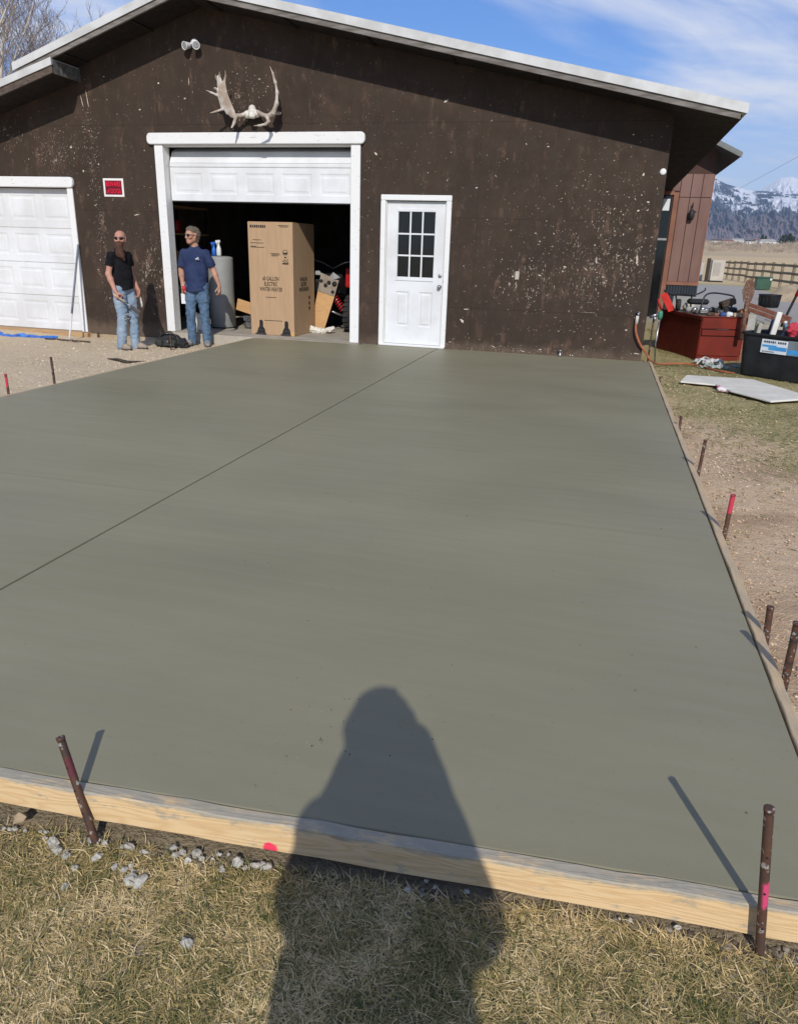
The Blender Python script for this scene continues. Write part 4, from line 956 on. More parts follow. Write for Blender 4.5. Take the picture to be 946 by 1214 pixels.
def jeans(F, J, mat, name='jeans', wr=.010, extra=.009):
    sd = SDF(); c = F.caps; fr_ = J.get('front', (0, 1, 0))
    c(sd, [v3(*J['pel']) + (0, 0, .06), v3(*J['pel']) + (0, 0, -.03)], [.130, .130], .05, fr_, .72)
    for s_ in ('R', 'L'):
        h, k_, a = v3(*J['hip' + s_]), v3(*J['kn' + s_]), v3(*J['an' + s_])
        c(sd, [J['pel'], h], [.11, .097], .04); c(sd, [h, h * .55 + k_ * .45, k_], [.096, .088 + extra, .066 + extra], .02)
        c(sd, [k_, k_ * .45 + a * .55 + (0, .006, 0), a + (0, .004, -.045)], [.066 + extra, .064 + extra, .060 + extra], .02)
    return sd.build(name, mat, F.root, .0085 * F.sc, wr, 13, seed=11)
def shoe(F, J, s_, mat, sole):
    sd = SDF(); a = v3(*J['an' + s_]); t_ = v3(*J['toe' + s_]); z0 = .0; a0 = v3(a[0], a[1], z0)
    F.caps(sd, [a + (0, 0, .02), a0 - t_ * .12 + (0, 0, .05)], [.048, .048], .03); F.caps(sd, [a0 - t_ * .2 + (0, 0, .045), a0 + t_ * .55 + (0, 0, .045), a0 + t_ * .95 + (0, 0, .036)], [.043, .047, .036], .03)
    o = sd.build('boot', mat, F.root, .007 * F.sc)
    sd = SDF(); F.caps(sd, [a0 - t_ * .25 + (0, 0, .014), a0 + t_ * .55 + (0, 0, .014), a0 + t_ * 1.0 + (0, 0, .016)], [.046, .052, .042], .01, (0, 0, 1), .36); q = sd.build('boot_sole', sole, o, .007 * F.sc); return o
def glasses(F, q, nx):
    mb = MB()
    for sx_ in (-1, 1):
        pts = [q(sx_ * (.034 + .034 * math.cos(a)), -.103 + .012 * abs(math.cos(a)) * (1 if math.cos(a) > 0 else .2), .006 + .024 * math.sin(a) * (1 if math.sin(a) > -.2 else .9)) for a in np.linspace(0, 6.283, 13)[:-1]]
        ctr = q(sx_ * .034, -.111, .006); V = [F.w(p) for p in pts] + [F.w(ctr)] + [F.w(p + (q(0, .008, 0) - q(0, 0, 0))) for p in pts]
        mb.add(V, [(i, (i + 1) % 12, 12) for i in range(12)] + [(i, 13 + i, 13 + (i + 1) % 12, (i + 1) % 12) for i in range(12)], True)
        mb.tube([F.w(q(sx_ * .06, -.096, .012)), F.w(q(sx_ * .079, -.06, .016)), F.w(q(sx_ * .083, .0, .014)), F.w(q(sx_ * .082, .015, .004))], .0032, 6)
    mb.tube([F.w(q(-.012, -.106, .012)), F.w(q(0, -.109, .014)), F.w(q(.012, -.106, .012))], .003, 6)
    return mb.build('sunglasses', simple('dark_sunglasses', (.012, .011, .012), (.02, .012, .01), 20, .12), F.root)
def base_J(): return dict(pel=(0, 0, .95), waist=(0, -.005, 1.10), chest=(0, .0, 1.29), neck=(0, .012, 1.47), head=(0, -.018, 1.625),
    shR=(-.166, .01, 1.375), shL=(.166, .01, 1.375), hipR=(-.085, 0, .90), hipL=(.085, 0, .90), knR=(-.10, -.015, .50), knL=(.10, -.015, .50), anR=(-.105, .02, .085), anL=(.105, .02, .085), toeR=(-.03, -.17, 0), toeL=(.03, -.17, 0),
    elR=(-.225, .03, 1.13), elL=(.225, .03, 1.13), wrR=(-.235, -.03, .88), wrL=(.235, -.03, .88))
def denim(name, c1, c2, wear):
    m, t = newmat(name); p = t.pos()
    col = t.mix(t.ramp(t.noise(t.scale(p, (1, 1, .6)), 7, 5, .6), .36, .66), c1, c2)
    col = t.mix(t.ramp(t.noise(t.scale(p, (1, 1, .5)), 15, 5, .66), .52, .75, 0, .45), col, wear)
    t.out(col, .9, 0, t.bump(t.noise(p, 34, 5, .6), .5, .008), .15); return m
BLKTEE = simple('black_cotton', (.009, .009, .011), (.016, .016, .018), 9, .9, bump=.4, bscale=26, coords='pos', bdist=.01, spec=.08)
NAVY = simple('navy_cotton', (.024, .036, .085), (.035, .048, .105), 7, .9, bump=.5, bscale=22, coords='pos', bdist=.012, spec=.08)
DEN1 = denim('pale_blue_denim', (.19, .26, .34), (.29, .36, .43), (.42, .45, .47)); DEN2 = denim('mid_blue_denim', (.065, .115, .185), (.11, .17, .25), (.21, .26, .30))
LEATH = simple('dusty_tan_boot', (.22, .165, .12), (.33, .27, .21), 12, .85, bump=.3); SOLE = simple('dark_sole', (.06, .048, .04), (.1, .085, .07), 12, .85)
GRSHOE = simple('grey_dusty_shoe', (.17, .165, .16), (.27, .26, .24), 12, .85, bump=.3)
# man with the long beard, body three-quarter turned to the viewer's right
MZ = float(ground_z(np.array(-5.86), np.array(-1.16)))
F1 = Fig('person', (-5.86, -1.16, MZ + .004), R(78), .955, 'bald bearded man in a black T-shirt and pale ripped jeans holding a hand trowel')
J = base_J(); J.update(head=(.0, -.035, 1.615), elR=(-.215, .045, 1.12), wrR=(-.215, -.065, .87), elL=(.225, .05, 1.13), wrL=(.205, -.09, .90), knR=(-.09, -.03, .5), toeR=(-.02, -.175, 0), anL=(.10, -.06, .085), knL=(.095, -.06, .5))
sd, q, nx = body(F1, J, R(-58), R(-4))
hand(F1, sd, J['wrR'], (.05, -.25, -1), (.9, -.1, 0), .95, 1); hand(F1, sd, J['wrL'], (-.02, -.3, -1), (-.9, 0, 0), .6, -1)
sd.build('body', SKIN, F1.root, .0062)
shirt(F1, J, BLKTEE, .50, .03); jeans(F1, J, DEN1)
for s_ in 'RL': shoe(F1, J, s_, LEATH, SOLE)
glasses(F1, q, nx)
sd = SDF(); F1.caps(sd, [q(-.05, -.045, -.05), q(-.018, -.085, -.085), q(.018, -.085, -.085), q(.05, -.045, -.05)], [.024, .028, .028, .024], .03); F1.caps(sd, [q(-.02, -.1, -.05), q(.02, -.1, -.05)], [.010, .010], .01)
F1.caps(sd, [q(0, -.085, -.10), q(.02, -.115, -.19), q(.045, -.125, -.24), q(.065, -.122, -.29)], [.05, .052, .044, .018], .03, nx, .8); F1.caps(sd, [q(-.02, -.085, -.11), q(-.01, -.115, -.22), q(.025, -.125, -.26)], [.04, .036, .012], .02)
sd.build('beard', simple('auburn_beard', (.045, .02, .012), (.10, .045, .028), 30, .8, bump=.8, bscale=70, stretch=(3, 3, .5)), F1.root, .007, .008, 26)
PATCH = MB()
# worn knee with a white patch of threads
kp = F1.w(v3(*J['knR']) + (.0, -.083, .02)); 
for i in range(9):
    c_ = v3(*J['knR']) + (random.uniform(-.04, .04), -.094 - random.uniform(0, .003), random.uniform(-.035, .05)); PATCH.mi = 0
    PATCH.bar(F1.w(c_ + (-.022, .006, .006)), F1.w(c_ + (.022, .004, -.004)), .012, .008)
PATCH.build('torn_knee', simple('white_threads', (.62, .62, .6), (.3, .3, .3), 30, .9), F1.root)
# hand trowel held in the right hand
TR = empty('hand_trowel', tuple(F1.w(v3(*J['wrR']) + (.01, -.04, -.08))), 0, 'hand trowel with a pale wooden handle held by the bearded man', 'trowel')
w0 = F1.w(v3(*J['wrR']) + (.012, -.045, -.085)); hx = np.array(RIGHT); hz = np.array((0, 0, 1.)); up_ = hx * .80 - hz * .60; fwd = np.array((0, -1., 0))
mb = MB(); mb.tube([w0 - up_ * .09, w0 - up_ * .04, w0 + up_ * .10], [.014, .016, .013], 10); mb.build('handle', simple('pale_wood_handle', (.50, .40, .28), (.4, .31, .2), 12, .7), TR)
mb = MB(); e1 = w0 + up_ * .10; mb.tube([e1, e1 + up_ * .06, e1 + up_ * .11 + fwd * .01], .006, 8); mb.build('shank', STEEL, TR)
mb = MB(); mb.bar(e1 + up_ * .10 + fwd * .014, e1 + up_ * .26 + fwd * .014, .004, .085, tuple(fwd * .4 + hz)); mb.build('blade', simple('dull_trowel_steel', (.10, .105, .115), (.16, .16, .17), 12, .5, metal=.5), TR, .001)
gl = F1.w(v3(*J['wrL']) + (.0, -.04, -.12)); mb = MB(); sd = SDF(); sd.cap(gl, gl + (0.03, -.02, -.11), .028, .036, .02, flat=(1, 1, 0), fs=.4); o = sd.build('work_glove', simple('white_glove', (.66, .64, .6), (.45, .43, .4), 15, .9, bump=.4), None, .007, .006, 30); tag(o, 'white rag hanging from the left hand of the bearded man', 'rag'); o.name = 'rag'

# man in the navy shirt
MZ2 = float(ground_z(np.array(-5.13), np.array(-.34)))
F2 = Fig('person', (-5.13, -.34, MZ2 + .004), R(14), 1.0, 'man with short grey-brown hair and sunglasses in a navy T-shirt and blue jeans')
J = base_J(); J.update(elR=(-.235, .045, 1.13), wrR=(-.205, -.02, .885), elL=(.255, .055, 1.145), wrL=(.355, -.02, .915), anR=(-.125, .02, .085), anL=(.115, .01, .085), knR=(-.11, -.02, .5), knL=(.105, -.02, .5), toeR=(-.06, -.17, 0), toeL=(.05, -.17, 0), head=(-.01, -.03, 1.62))
sd, q, nx = body(F2, J, R(-44), R(-3))
hand(F2, sd, J['wrR'], (.05, -.15, -1), (.95, -.2, 0), .95, 1); hand(F2, sd, J['wrL'], (.15, -.25, -1), (-.8, .1, .1), .5, -1)
sd.build('body', SKINT, F2.root, .0062)
sh = shirt(F2, J, NAVY, .74, -.035, loose=.024); jeans(F2, J, DEN2, wr=.011, extra=.004)
for s_ in 'RL': shoe(F2, J, s_, GRSHOE, SOLE)
glasses(F2, q, nx)
sd = SDF(); F2.caps(sd, [q(0, .03, .048), q(0, -.018, .062)], [.091, .082], .03, nx, .87); F2.caps(sd, [q(0, .055, .01), q(0, .06, -.055)], [.07, .048], .03, nx, 1.0)
F2.caps(sd, [q(0, -.065, .078), q(0, -.02, .10)], [.03, .028], .03); F2.caps(sd, [q(0, -.075, .005), q(0, -.14, -.03)], [.075, .08], .02, neg=True)
sd.build('hair', simple('grey_brown_hair', (.075, .055, .038), (.15, .12, .09), 26, .8, bump=.8, bscale=70, stretch=(2, 2, .7)), F2.root, .006, .007, 34)
# small pale chest print
mb = MB()
for dx, dz, w_, h_ in ((0, 0, .05, .012), (.012, .016, .026, .01), (.004, -.014, .058, .005)):
    c_ = F2.w((.075 + dx, -.158, 1.305 + dz)); e = F2.d((1, 0.12, 0)); mb.bar(c_ - e * w_ / 2, c_ + e * w_ / 2, .012, h_)
mb.build('chest_print', simple('pale_print', (.55, .56, .6), (.4, .42, .46), 30, .8), F2.root)
mb = MB(); c_ = F2.w(v3(*J['wrR']) + (.035, -.06, -.03)); mb.lathe([(.0, -.045), (.026, -.045), (.031, .045), (.027, .046), (.0, .04)], tuple(c_), 14); o = mb.build('red_cup', simple('red_plastic', (.55, .03, .035), (.45, .02, .03), 9, .4)); tag(o, 'small red can held in the right hand of the man in navy', 'can')
mb = MB(); c_ = F2.w(v3(*J['wrR']) + (.03, -.04, -.17)); e = F2.d((1, .1, 0)); mb.bar(c_ - e * .055, c_ + e * .055, .006, .15); o = mb.build('paper_sheet', simple('white_paper', (.75, .75, .74), (.65, .65, .64), 9, .7)); tag(o, 'folded white papers held at the thigh of the man in navy', 'papers')

# the person who takes the picture, standing behind the lens; only the shadow on the slab is in the frame
PC = (1.015, -11.33)
F3 = Fig('person', (PC[0], PC[1], -.128), R(180 + 8), .985, 'person with long loose hair and a wide jacket holding up a phone behind the slab')
J = base_J(); J.update(elR=(-.222, -.10, 1.12), elL=(.19, -.10, 1.12), wrR=(-.075, -.27, 1.46), wrL=(.075, -.27, 1.46), head=(0, -.02, 1.63), shR=(-.135, .01, 1.36), shL=(.135, .01, 1.36))
sd, q, nx = body(F3, J, 0); hand(F3, sd, J['wrR'], (.35, -.15, 1), (.6, .5, 0), .7, -1); hand(F3, sd, J['wrL'], (-.35, -.15, 1), (-.6, .5, 0), .7, 1)
sd.build('body', SKIN, F3.root, .0075)
sd = SDF(); F3.caps(sd, [(0, 0, .72), (0, 0, 1.0), (0, 0, 1.26)], [.225, .212, .165], .05, (0, 1, 0), .66); F3.caps(sd, [(0, 0, 1.27), (0, .01, 1.45)], [.145, .06], .05, (0, 1, 0), .8)
for s_ in 'RL': F3.caps(sd, [J['chest'], J['sh' + s_], J['el' + s_], J['wr' + s_]], [.10, .07, .07, .045], .04)
sd.build('jacket', simple('grey_jacket', (.10, .10, .11), (.14, .14, .15), 6, .9, bump=.4), F3.root, .011, .006, 9)
jeans(F3, J, DEN2)
for s_ in 'RL': shoe(F3, J, s_, GRSHOE, SOLE)
sd = SDF(); F3.caps(sd, [q(0, .03, .045), q(0, -.01, .055)], [.104, .094], .03, nx, 1.0); F3.caps(sd, [q(0, .045, .03), q(0, .06, -.10), q(0, .065, -.20), q(0, .07, -.30)], [.085, .092, .098, .085], .04, nx, 1.12)
F3.caps(sd, [q(0, -.1, .0), q(0, -.16, -.1)], [.075, .09], .02, neg=True)
sd.build('hair', simple('brown_hair', (.08, .05, .03), (.14, .09, .06), 26, .8, bump=.8), F3.root, .009, .012, 20)
ph = Matrix(((RIGHT.x, UP.x, -FWD.x, CP.x), (RIGHT.y, UP.y, -FWD.y, CP.y), (RIGHT.z, UP.z, -FWD.z, CP.z), (0, 0, 0, 1)))
mb = MB(); mb.xf = ph; mb.box((-.018, -.13, .006), (.055, .018, .014)); o = mb.build('phone', BLACK, None, .002); tag(o, 'black phone held up by the person behind the slab', 'phone')

# ================================================================== THINGS IN THE OPEN GARAGE
def part(name, mat, root, fn, bevel=0):
    mb = MB(); fn(mb); return mb.build(name, mat, root, bevel)
# water heater carton
BX = empty('cardboard_carton', (-4.17, .5, .003), label='tall brown cardboard carton printed 60 GALLON ELECTRIC WATER HEATER standing in the open garage', cat='carton')
ux = Vector((1, -.012, 0)).normalized(); uy = Vector((-ux.y, ux.x, 0)); bo = Vector((-4.55, .294, .003))
MBX = Matrix(((ux.x, uy.x, 0, bo.x), (ux.y, uy.y, 0, bo.y), (0, 0, 1, bo.z), (0, 0, 0, 1))); BW, BD, BH = .755, .88, 1.705
mb = MB(); mb.xf = MBX; mb.box((0, 0, 0), (BW, BD, BH)); mb.build('carton_body', CARD, BX, .006)
mb = MB(); mb.xf = MBX; mb.box((.0, .02, BH + .001), (BW * .5 - .002, BD, BH + .006)); mb.build('flap', CARD, BX)
mb = MB(); mb.xf = MBX; mb.box((BW * .5 + .002, .02, BH + .001), (BW, BD, BH + .007)); mb.build('flap', CARD, BX)
fr_f = MBX @ Matrix.Translation((0, -.0015, 0)) @ Matrix.Rotation(R(90), 4, 'X')
lettering('lettering', [('60 GALLON', .372, .87, .086), ('ELECTRIC', .372, .79, .086), ('WATER HEATER', .372, .71, .086)], 0, fr_f, INK, BX, sx=.62)
fr_s = MBX @ Matrix.Translation((BW + .0015, 0, 0)) @ Matrix.Rotation(R(90), 4, 'Z') @ Matrix.Rotation(R(90), 4, 'X')
lettering('lettering', [('60 GALLON', .42, .87, .086), ('ELECTRIC', .42, .79, .086), ('WATER HEATER', .42, .71, .086)], 0, fr_s, INK, BX, sx=.62)
def prints(mb):
    mb.xf = MBX @ Matrix.Diagonal((1.385, 1, 1, 1))
    r2 = random.Random(4)
    x = .03
    for w_ in (.022, .014, .02, .02, .014, .022, .018, .012): mb.box((x, -.0016, 1.622), (x + w_, -.0008, 1.662)); x += w_ + .007
    for x0, x1, z in ((.37, .50, 1.655), (.39, .49, 1.637), (.06, .16, 1.44), (.03, .19, 1.395), (.03, .10, 1.345), (.03, .2, 1.332), (.27, .38, 1.245), (.29, .39, 1.228), (.28, .36, 1.212), (.20, .33, .585), (.17, .40, .225)):
        mb.box((x0, -.0016, z), (x1, -.0008, z + .009))
    mb.box((.415, -.0016, 1.095), (.49, -.0008, 1.115))
    for i in range(4):
        for j in range(3): 
            if (i + j) % 2: mb.box((.42 + i * .017, -.0016, 1.118 + j * .018), (.434 + i * .017, -.0008, 1.133 + j * .018))
    for k in range(16):
        a = 2 * math.pi * k / 16; b = 2 * math.pi * (k + 1) / 16; c_, s_ = .452, 1.27
        mb.add([(c_ + .031 * math.cos(a), -.0012, s_ + .042 * math.sin(a)), (c_ + .031 * math.cos(b), -.0012, s_ + .042 * math.sin(b)), (c_ + .025 * math.cos(b), -.0012, s_ + .034 * math.sin(b)), (c_ + .025 * math.cos(a), -.0012, s_ + .034 * math.sin(a))], [(0, 1, 2, 3)])
    mb.box((.43, -.0016, 1.245), (.476, -.0008, 1.27)); mb.box((.44, -.0016, 1.19), (.468, -.0008, 1.208))
    mb.xf = MBX
    for z in (.38, .46, .55): mb.box((BW + .0008, .62, z), (BW + .0016, .68, z + .05))
part('printed_marks', INK, BX, prints)['kind'] = 'stuff'
for x0 in (.13, .57):
    def cut(mb):
        mb.xf = MBX; mb.prism([(x0 - .03, .006), (x0 + .125, .006), (x0 + .115, .09), (x0 + .085, .13), (x0 + .085, .215), (x0 + .06, .235), (x0 + .025, .228), (x0 + .02, .13), (x0 - .005, .095)], -.0022, -.0008)
    part('black_foot', INK, BX, cut)
    def foot(mb):
        mb.xf = MBX; mb.box((x0 - .045, -.012, .003), (x0 + .14, -.003, .028)); mb.box((x0 + .0, -.010, .07), (x0 + .11, -.003, .082))
    part('pallet_edge', simple('dark_foam', (.03, .028, .026), (.06, .055, .05), 20, .7), BX, foot)
part('pallet_corner', PINEC, BX, lambda mb: (setattr(mb, 'xf', MBX), mb.box((BW - .05, -.014, .002), (BW + .012, -.0032, .075))))
# old water heater
WH = empty('water_heater', (-5.39, .95, .003), label='round grey steel water heater tank standing behind the man in navy', cat='water heater')
wx, wy = WH.location.x, WH.location.y
part('tank', GREY, WH, lambda mb: mb.lathe([(.205, .02), (.212, .03), (.212, 1.13), (.205, 1.16), (.15, 1.175), (0, 1.18)], (wx, wy, 0), 36))
part('base_ring', BLACK, WH, lambda mb: mb.lathe([(.19, .003), (.19, .019)], (wx, wy, 0), 30))
for dx, dy, mt, lab, nm in ((.035, -.10, simple('clear_white_plastic', (.70, .72, .68), (.6, .62, .6), 9, .35), 'white spray bottle with a trigger standing on the grey water heater', 'spray_bottle'), (-.07, -.07, simple('blue_plastic', (.03, .14, .50), (.02, .10, .42), 9, .35), 'blue bottle standing beside the white spray bottle on the grey water heater', 'bottle')):
    b = empty(nm, (wx + dx, wy + dy, 1.18), label=lab, cat='bottle'); c_ = tuple(b.location); tall = .20 if nm == 'spray_bottle' else .17
    part('bottle_body', mt, b, lambda mb: mb.lathe([(.036, .002), (.04, .01), (.04, tall * .55), (.022, tall * .8), (.014, tall * .86), (.014, tall)], c_, 18))
    part('nozzle', DOORW if nm == 'spray_bottle' else mt, b, lambda mb: (mb.bar((c_[0] - .05, c_[1], c_[2] + tall + .022), (c_[0] + .03, c_[1], c_[2] + tall + .03), .022, .04), mb.tube([(c_[0] - .03, c_[1], c_[2] + tall + .01), (c_[0] - .035, c_[1], c_[2] + tall - .04)], .006, 6)))
# plywood piece with dark holes, leaning behind the carton
pl0 = at_y(372, 388, .98); pl = empty('plywood_offcut', (-3.64, 1.2, .003), label='leaning plywood offcut with dark round holes near its top beside the carton', cat='plywood')
MP = Matrix.Translation((-3.70, 1.22, .02)) @ Matrix.Rotation(R(10), 4, 'Y') @ Matrix.Rotation(R(-6), 4, 'X')
part('sheet', PINEC, pl, lambda mb: (setattr(mb, 'xf', MP), mb.prism([(-.18, 0), (.06, 0), (.13, .60), (-.18, .62)], -.009, .009)))
part('grey_top', simple('grey_plywood_face', (.30, .25, .2), (.22, .18, .14), 7, .8), pl, lambda mb: (setattr(mb, 'xf', MP), mb.prism([(-.18, .625), (.131, .605), (.15, .87), (-.18, .93)], -.010, .010)))
for hx_, hz_, r in ((.09, .80, .045), (-.01, .80, .035), (.085, .665, .03), (-.06, .745, .035), (-.15, .80, .03)):
    part('round_hole', INK, pl, lambda mb: (setattr(mb, 'xf', MP), mb.lathe([(r, -.0105), (r, -.0125), (0, -.0125)], (hx_, 0, hz_), 16, 'Y')))
# crumpled white cloth
sd = SDF(); c_ = np.array((-3.62, 1.0, .04))
for k in range(14): sd.cap(c_ + rng.normal(0, (.06, .04, .02)), c_ + rng.normal(0, (.09, .05, .03)), .035, .03, .015)
o = sd.build('cloth', simple('white_cloth', (.72, .68, .60), (.55, .52, .46), 12, .9, bump=.5), None, .011, .022, 22); tag(o, 'crumpled white cloth lying on the garage floor at the foot of the plywood offcut', 'cloth')
# lumber offcut at the left of the carton and small engine under it
lp = empty('lumber_offcut', (-4.95, 1.1, .2), label='orange-brown plank end lying on the engine parts left of the carton', cat='plank')
part('plank', PINEC, lp, lambda mb: mb.bar((-5.16, 1.05, .40), (-4.55, 1.0, .255), .04, .19), .004)
eng = empty('engine', (-4.86, 1.02, .003), label='small greasy engine on the floor between the water heater and the carton', cat='engine')
GREASE = simple('greasy_metal', (.09, .088, .085), (.22, .215, .2), 22, .4, metal=.6)
part('crankcase', GREASE, eng, lambda mb: mb.box((-5.0, .95, .01), (-4.78, 1.12, .13)), .02)
for k in range(5): part('cooling_fin', STEEL, eng, lambda mb: mb.box((-4.99 + k * .026, .93, .135), (-4.976 + k * .026, 1.08, .22)))
part('flywheel', GREASE, eng, lambda mb: mb.lathe([(.075, .0), (.08, .01), (.08, .035), (.03, .05), (0, .05)], (-4.74, 1.0, .09), 20, 'Y'))
part('muffler', STEEL, eng, lambda mb: mb.lathe([(.0, -.06), (.035, -.06), (.04, -.05), (.04, .05), (.035, .06), (0, .06)], (-4.70, .98, .05), 14, 'X'))
# quad bike in the dark at the right
q0 = empty('quad_bike', (-3.05, 2.2, .003), label='black quad bike with red coil spring in the dark right side of the garage', cat='quad bike')
def tyre(cx_, cy_, cz_, r, w_):
    o = part('wheel', RUBBER, q0, lambda mb: mb.lathe([(r * .5, -w_ / 2 + .01), (r * .82, -w_ / 2), (r * .97, -w_ * .36), (r, 0), (r * .97, w_ * .36), (r * .82, w_ / 2), (r * .5, w_ / 2 - .01), (0, w_ / 2 - .05)], (cx_, cy_, cz_), 36, 'X'))
    for k in range(22):
        for sgn in (-1, 1):
            a = 2 * math.pi * (k + (.5 if sgn > 0 else 0)) / 22; n_ = Vector((0, math.cos(a), math.sin(a))); c = Vector((cx_ + sgn * w_ * .24, cy_, cz_)) + n_ * (r + .004)
            mb = MB(); mb.bar(c - Vector((w_ * .2, 0, 0)), c + Vector((w_ * .2, 0, 0)), .045, .028, tuple(n_)); mb.build('tread_lug', RUBBER, o)
    part('rim', STEEL, q0, lambda mb: mb.lathe([(0, -.03), (r * .3, -.03), (r * .48, -w_ / 2 + .02), (r * .5, -w_ / 2 + .012)], (cx_, cy_, cz_), 24, 'X'))
tyre(-2.98, 1.45, .30, .295, .24); tyre(-3.02, 3.2, .30, .295, .26); tyre(-4.0, 1.75, .30, .295, .24)
REDP = simple('red_paint_metal', (.42, .015, .015), (.34, .012, .012), 9, .35)
for a, b in (((-3.42, 1.42, .72), (-3.13, 1.45, .30)), ((-3.75, 1.6, .72), (-3.9, 1.72, .32))):
    a, b = Vector(a), Vector(b); dd = (b - a); u1 = dd.orthogonal().normalized(); u2 = dd.normalized().cross(u1); pts = [a + dd * (.15 + .7 * k / 90) + (u1 * math.cos(k * .56) + u2 * math.sin(k * .56)) * .05 for k in range(91)]
    part('coil_spring', REDP, q0, lambda mb: mb.tube(pts, .011, 6)); part('damper', STEEL, q0, lambda mb: mb.tube([a, b], .02, 10))
part('lower_arm', STEEL, q0, lambda mb: mb.tube([(-3.75, 1.5, .30), (-3.45, 1.42, .36), (-3.2, 1.45, .27)], .018, 8))
part('body_shell', BLACK, q0, lambda mb: (mb.prism([(1.45, .62), (1.9, .55), (3.1, .55), (3.3, .75), (2.6, .88), (2.1, .95), (1.7, .98), (1.4, .84)], -3.75, -3.25, 'X')), .03)
part('fender', simple('white_fender', (.36, .36, .36), (.28, .28, .28), 9, .4), q0, lambda mb: mb.add([(-3.74, 1.38, .98), (-3.62, 1.3, .93), (-3.50, 1.34, .92), (-3.60, 1.44, .99), (-3.30, 1.3, .98), (-3.16, 1.26, .90), (-3.44, 1.36, .84), (-3.34, 1.3, .84)], [(0, 1, 2, 3), (4, 5, 7, 6)]))
part('headlight', simple('lamp_grey', (.4, .42, .42), (.3, .3, .3), 9, .2), q0, lambda mb: mb.lathe([(.05, 0), (.04, -.03), (0, -.035)], (-3.5, 1.36, .9), 14, 'Y'))
part('handlebar', STEEL, q0, lambda mb: mb.tube([(-3.95, 1.9, 1.18), (-3.7, 1.85, 1.12), (-3.5, 1.85, 1.02), (-3.3, 1.85, 1.12), (-3.05, 1.9, 1.18)], .014, 8))
part('seat', BLACK, q0, lambda mb: mb.box((-3.65, 2.2, .88), (-3.35, 3.1, .98)), .04)
part('red_panel', REDP, q0, lambda mb: mb.box((-3.2, 1.62, .72), (-3.1, 1.95, 1.05)), .02)
q0.location.x -= .2
# shelf rack and cartons at the dark left wall, things just read in the gloom
sh = empty('shelf_rack', (-6.75, 1.6, .003), label='shelf rack in the gloom at the left wall of the garage', cat='shelf rack')
for yy in (.9, 2.4):
    for xx in (-7.05, -6.45): part('post', DARKWOOD, sh, lambda mb: mb.box((xx, yy, .003), (xx + .04, yy + .04, 1.95)))
for z in (.4, .95, 1.5, 1.95): part('shelf_board', PINEC, sh, lambda mb: mb.box((-7.06, .88, z), (-6.40, 2.46, z + .025)))
for k, (yy, z, h, mt) in enumerate(((.95, .976, .22, STEEL), (1.2, .976, .17, REDP), (1.45, .976, .25, CARD), (1.75, .976, .2, GREY), (.95, 1.526, .2, CARD), (1.25, 1.526, .16, DOORW), (1.5, 1.526, .22, REDP), (.95, .426, .3, CARD), (1.4, .426, .22, GREY))):
    mb = MB(); mb.lathe([(.075, 0), (.08, .01), (.08, h - .012), (.074, h), (0, h)], (-6.55, yy + .08, z), 16); o = mb.build('tin_can', mt); tag(o, ['dull steel tin', 'red tin', 'brown tin', 'grey tin', 'brown tin', 'white tin', 'red tin', 'brown tin', 'grey tin'][k] + ' on the %s shelf of the gloomy garage rack' % {.976: 'middle', 1.526: 'upper', .426: 'lower'}[z], 'tin')
mb = MB(); mb.box((-5.78 + .1, .35, .006), (-5.46, .58, .26)); o = mb.build('white_carton', simple('white_card', (.62, .60, .56), (.5, .48, .44), 9, .8), None, .004); tag(o, 'small white carton on the garage floor behind the legs of the man in navy', 'carton')

# ================================================================== LEFT YARD
bg_ = empty('tool_bag', (-5.42, -.72, -.155), label='black canvas tool bag slumped on the dirt between the two men', cat='bag')
sd = SDF(); bz = -.15
for p_, q_, r, r2 in (((-5.62, -.70, bz + .05), (-5.24, -.66, bz + .05), .07, .075), ((-5.58, -.66, bz + .12), (-5.36, -.66, bz + .14), .07, .055), ((-5.3, -.66, bz + .08), (-5.22, -.68, bz + .05), .075, .06)): sd.cap(p_, q_, r, r2, .04)
sd.build('bag_body', simple('black_canvas', (.016, .017, .018), (.035, .036, .034), 12, .85, bump=.5), bg_, .009, .03, 14)
for x in (-5.58, -5.45, -5.34): part('pocket', simple('dark_green_canvas', (.03, .035, .028), (.05, .052, .045), 14, .9), bg_, lambda mb: mb.box((x - .045, -.795, bz + .02), (x + .045, -.75, bz + .11)), .012)
part('strap', BLACK, bg_, lambda mb: mb.tube([(-5.6, -.72, bz + .12), (-5.52, -.74, bz + .21), (-5.40, -.74, bz + .235), (-5.3, -.74, bz + .17), (-5.2, -.78, bz + .05)], .012, 6))
part('buckle', STEEL, bg_, lambda mb: mb.box((-5.43, -.81, bz + .08), (-5.40, -.797, bz + .11)))
ps = [at_z(128, 427, -.15), at_z(140, 428, -.148), at_z(152, 431.5, -.146), at_z(163, 431, -.148), at_z(175, 430.5, -.15)]
mb = MB(); mb.tube([p + Vector((0, 0, .012)) for p in ps], [.008, .02, .026, .018, .01], 8); o = mb.build('charred_stick', simple('charred_wood', (.03, .024, .02), (.07, .055, .045), 14, .9)); tag(o, 'dark bent stick lying on the gravel in front of the bearded man', 'stick')
pA, pB = Vector((-7.31, -.62, -.155)), Vector((-7.395, -.035, 1.29)); dd = pB - pA
LP = empty('leaning_pole', pA, label='thin pole, white below and grey above, leaning on the left garage door casing', cat='pole')
part('lower_pole', DOORW, LP, lambda mb: mb.tube([pA, pA + dd * .27], .014, 10)); part('upper_pole', simple('grey_pole', (.13, .15, .18), (.2, .22, .25), 6, .4), LP, lambda mb: mb.tube([pA + dd * .2705, pB], .017, 10))
TB = simple('blue_tarp', (.035, .12, .46), (.06, .20, .58), 9, .5, bump=.6, bscale=30)
sd = SDF()
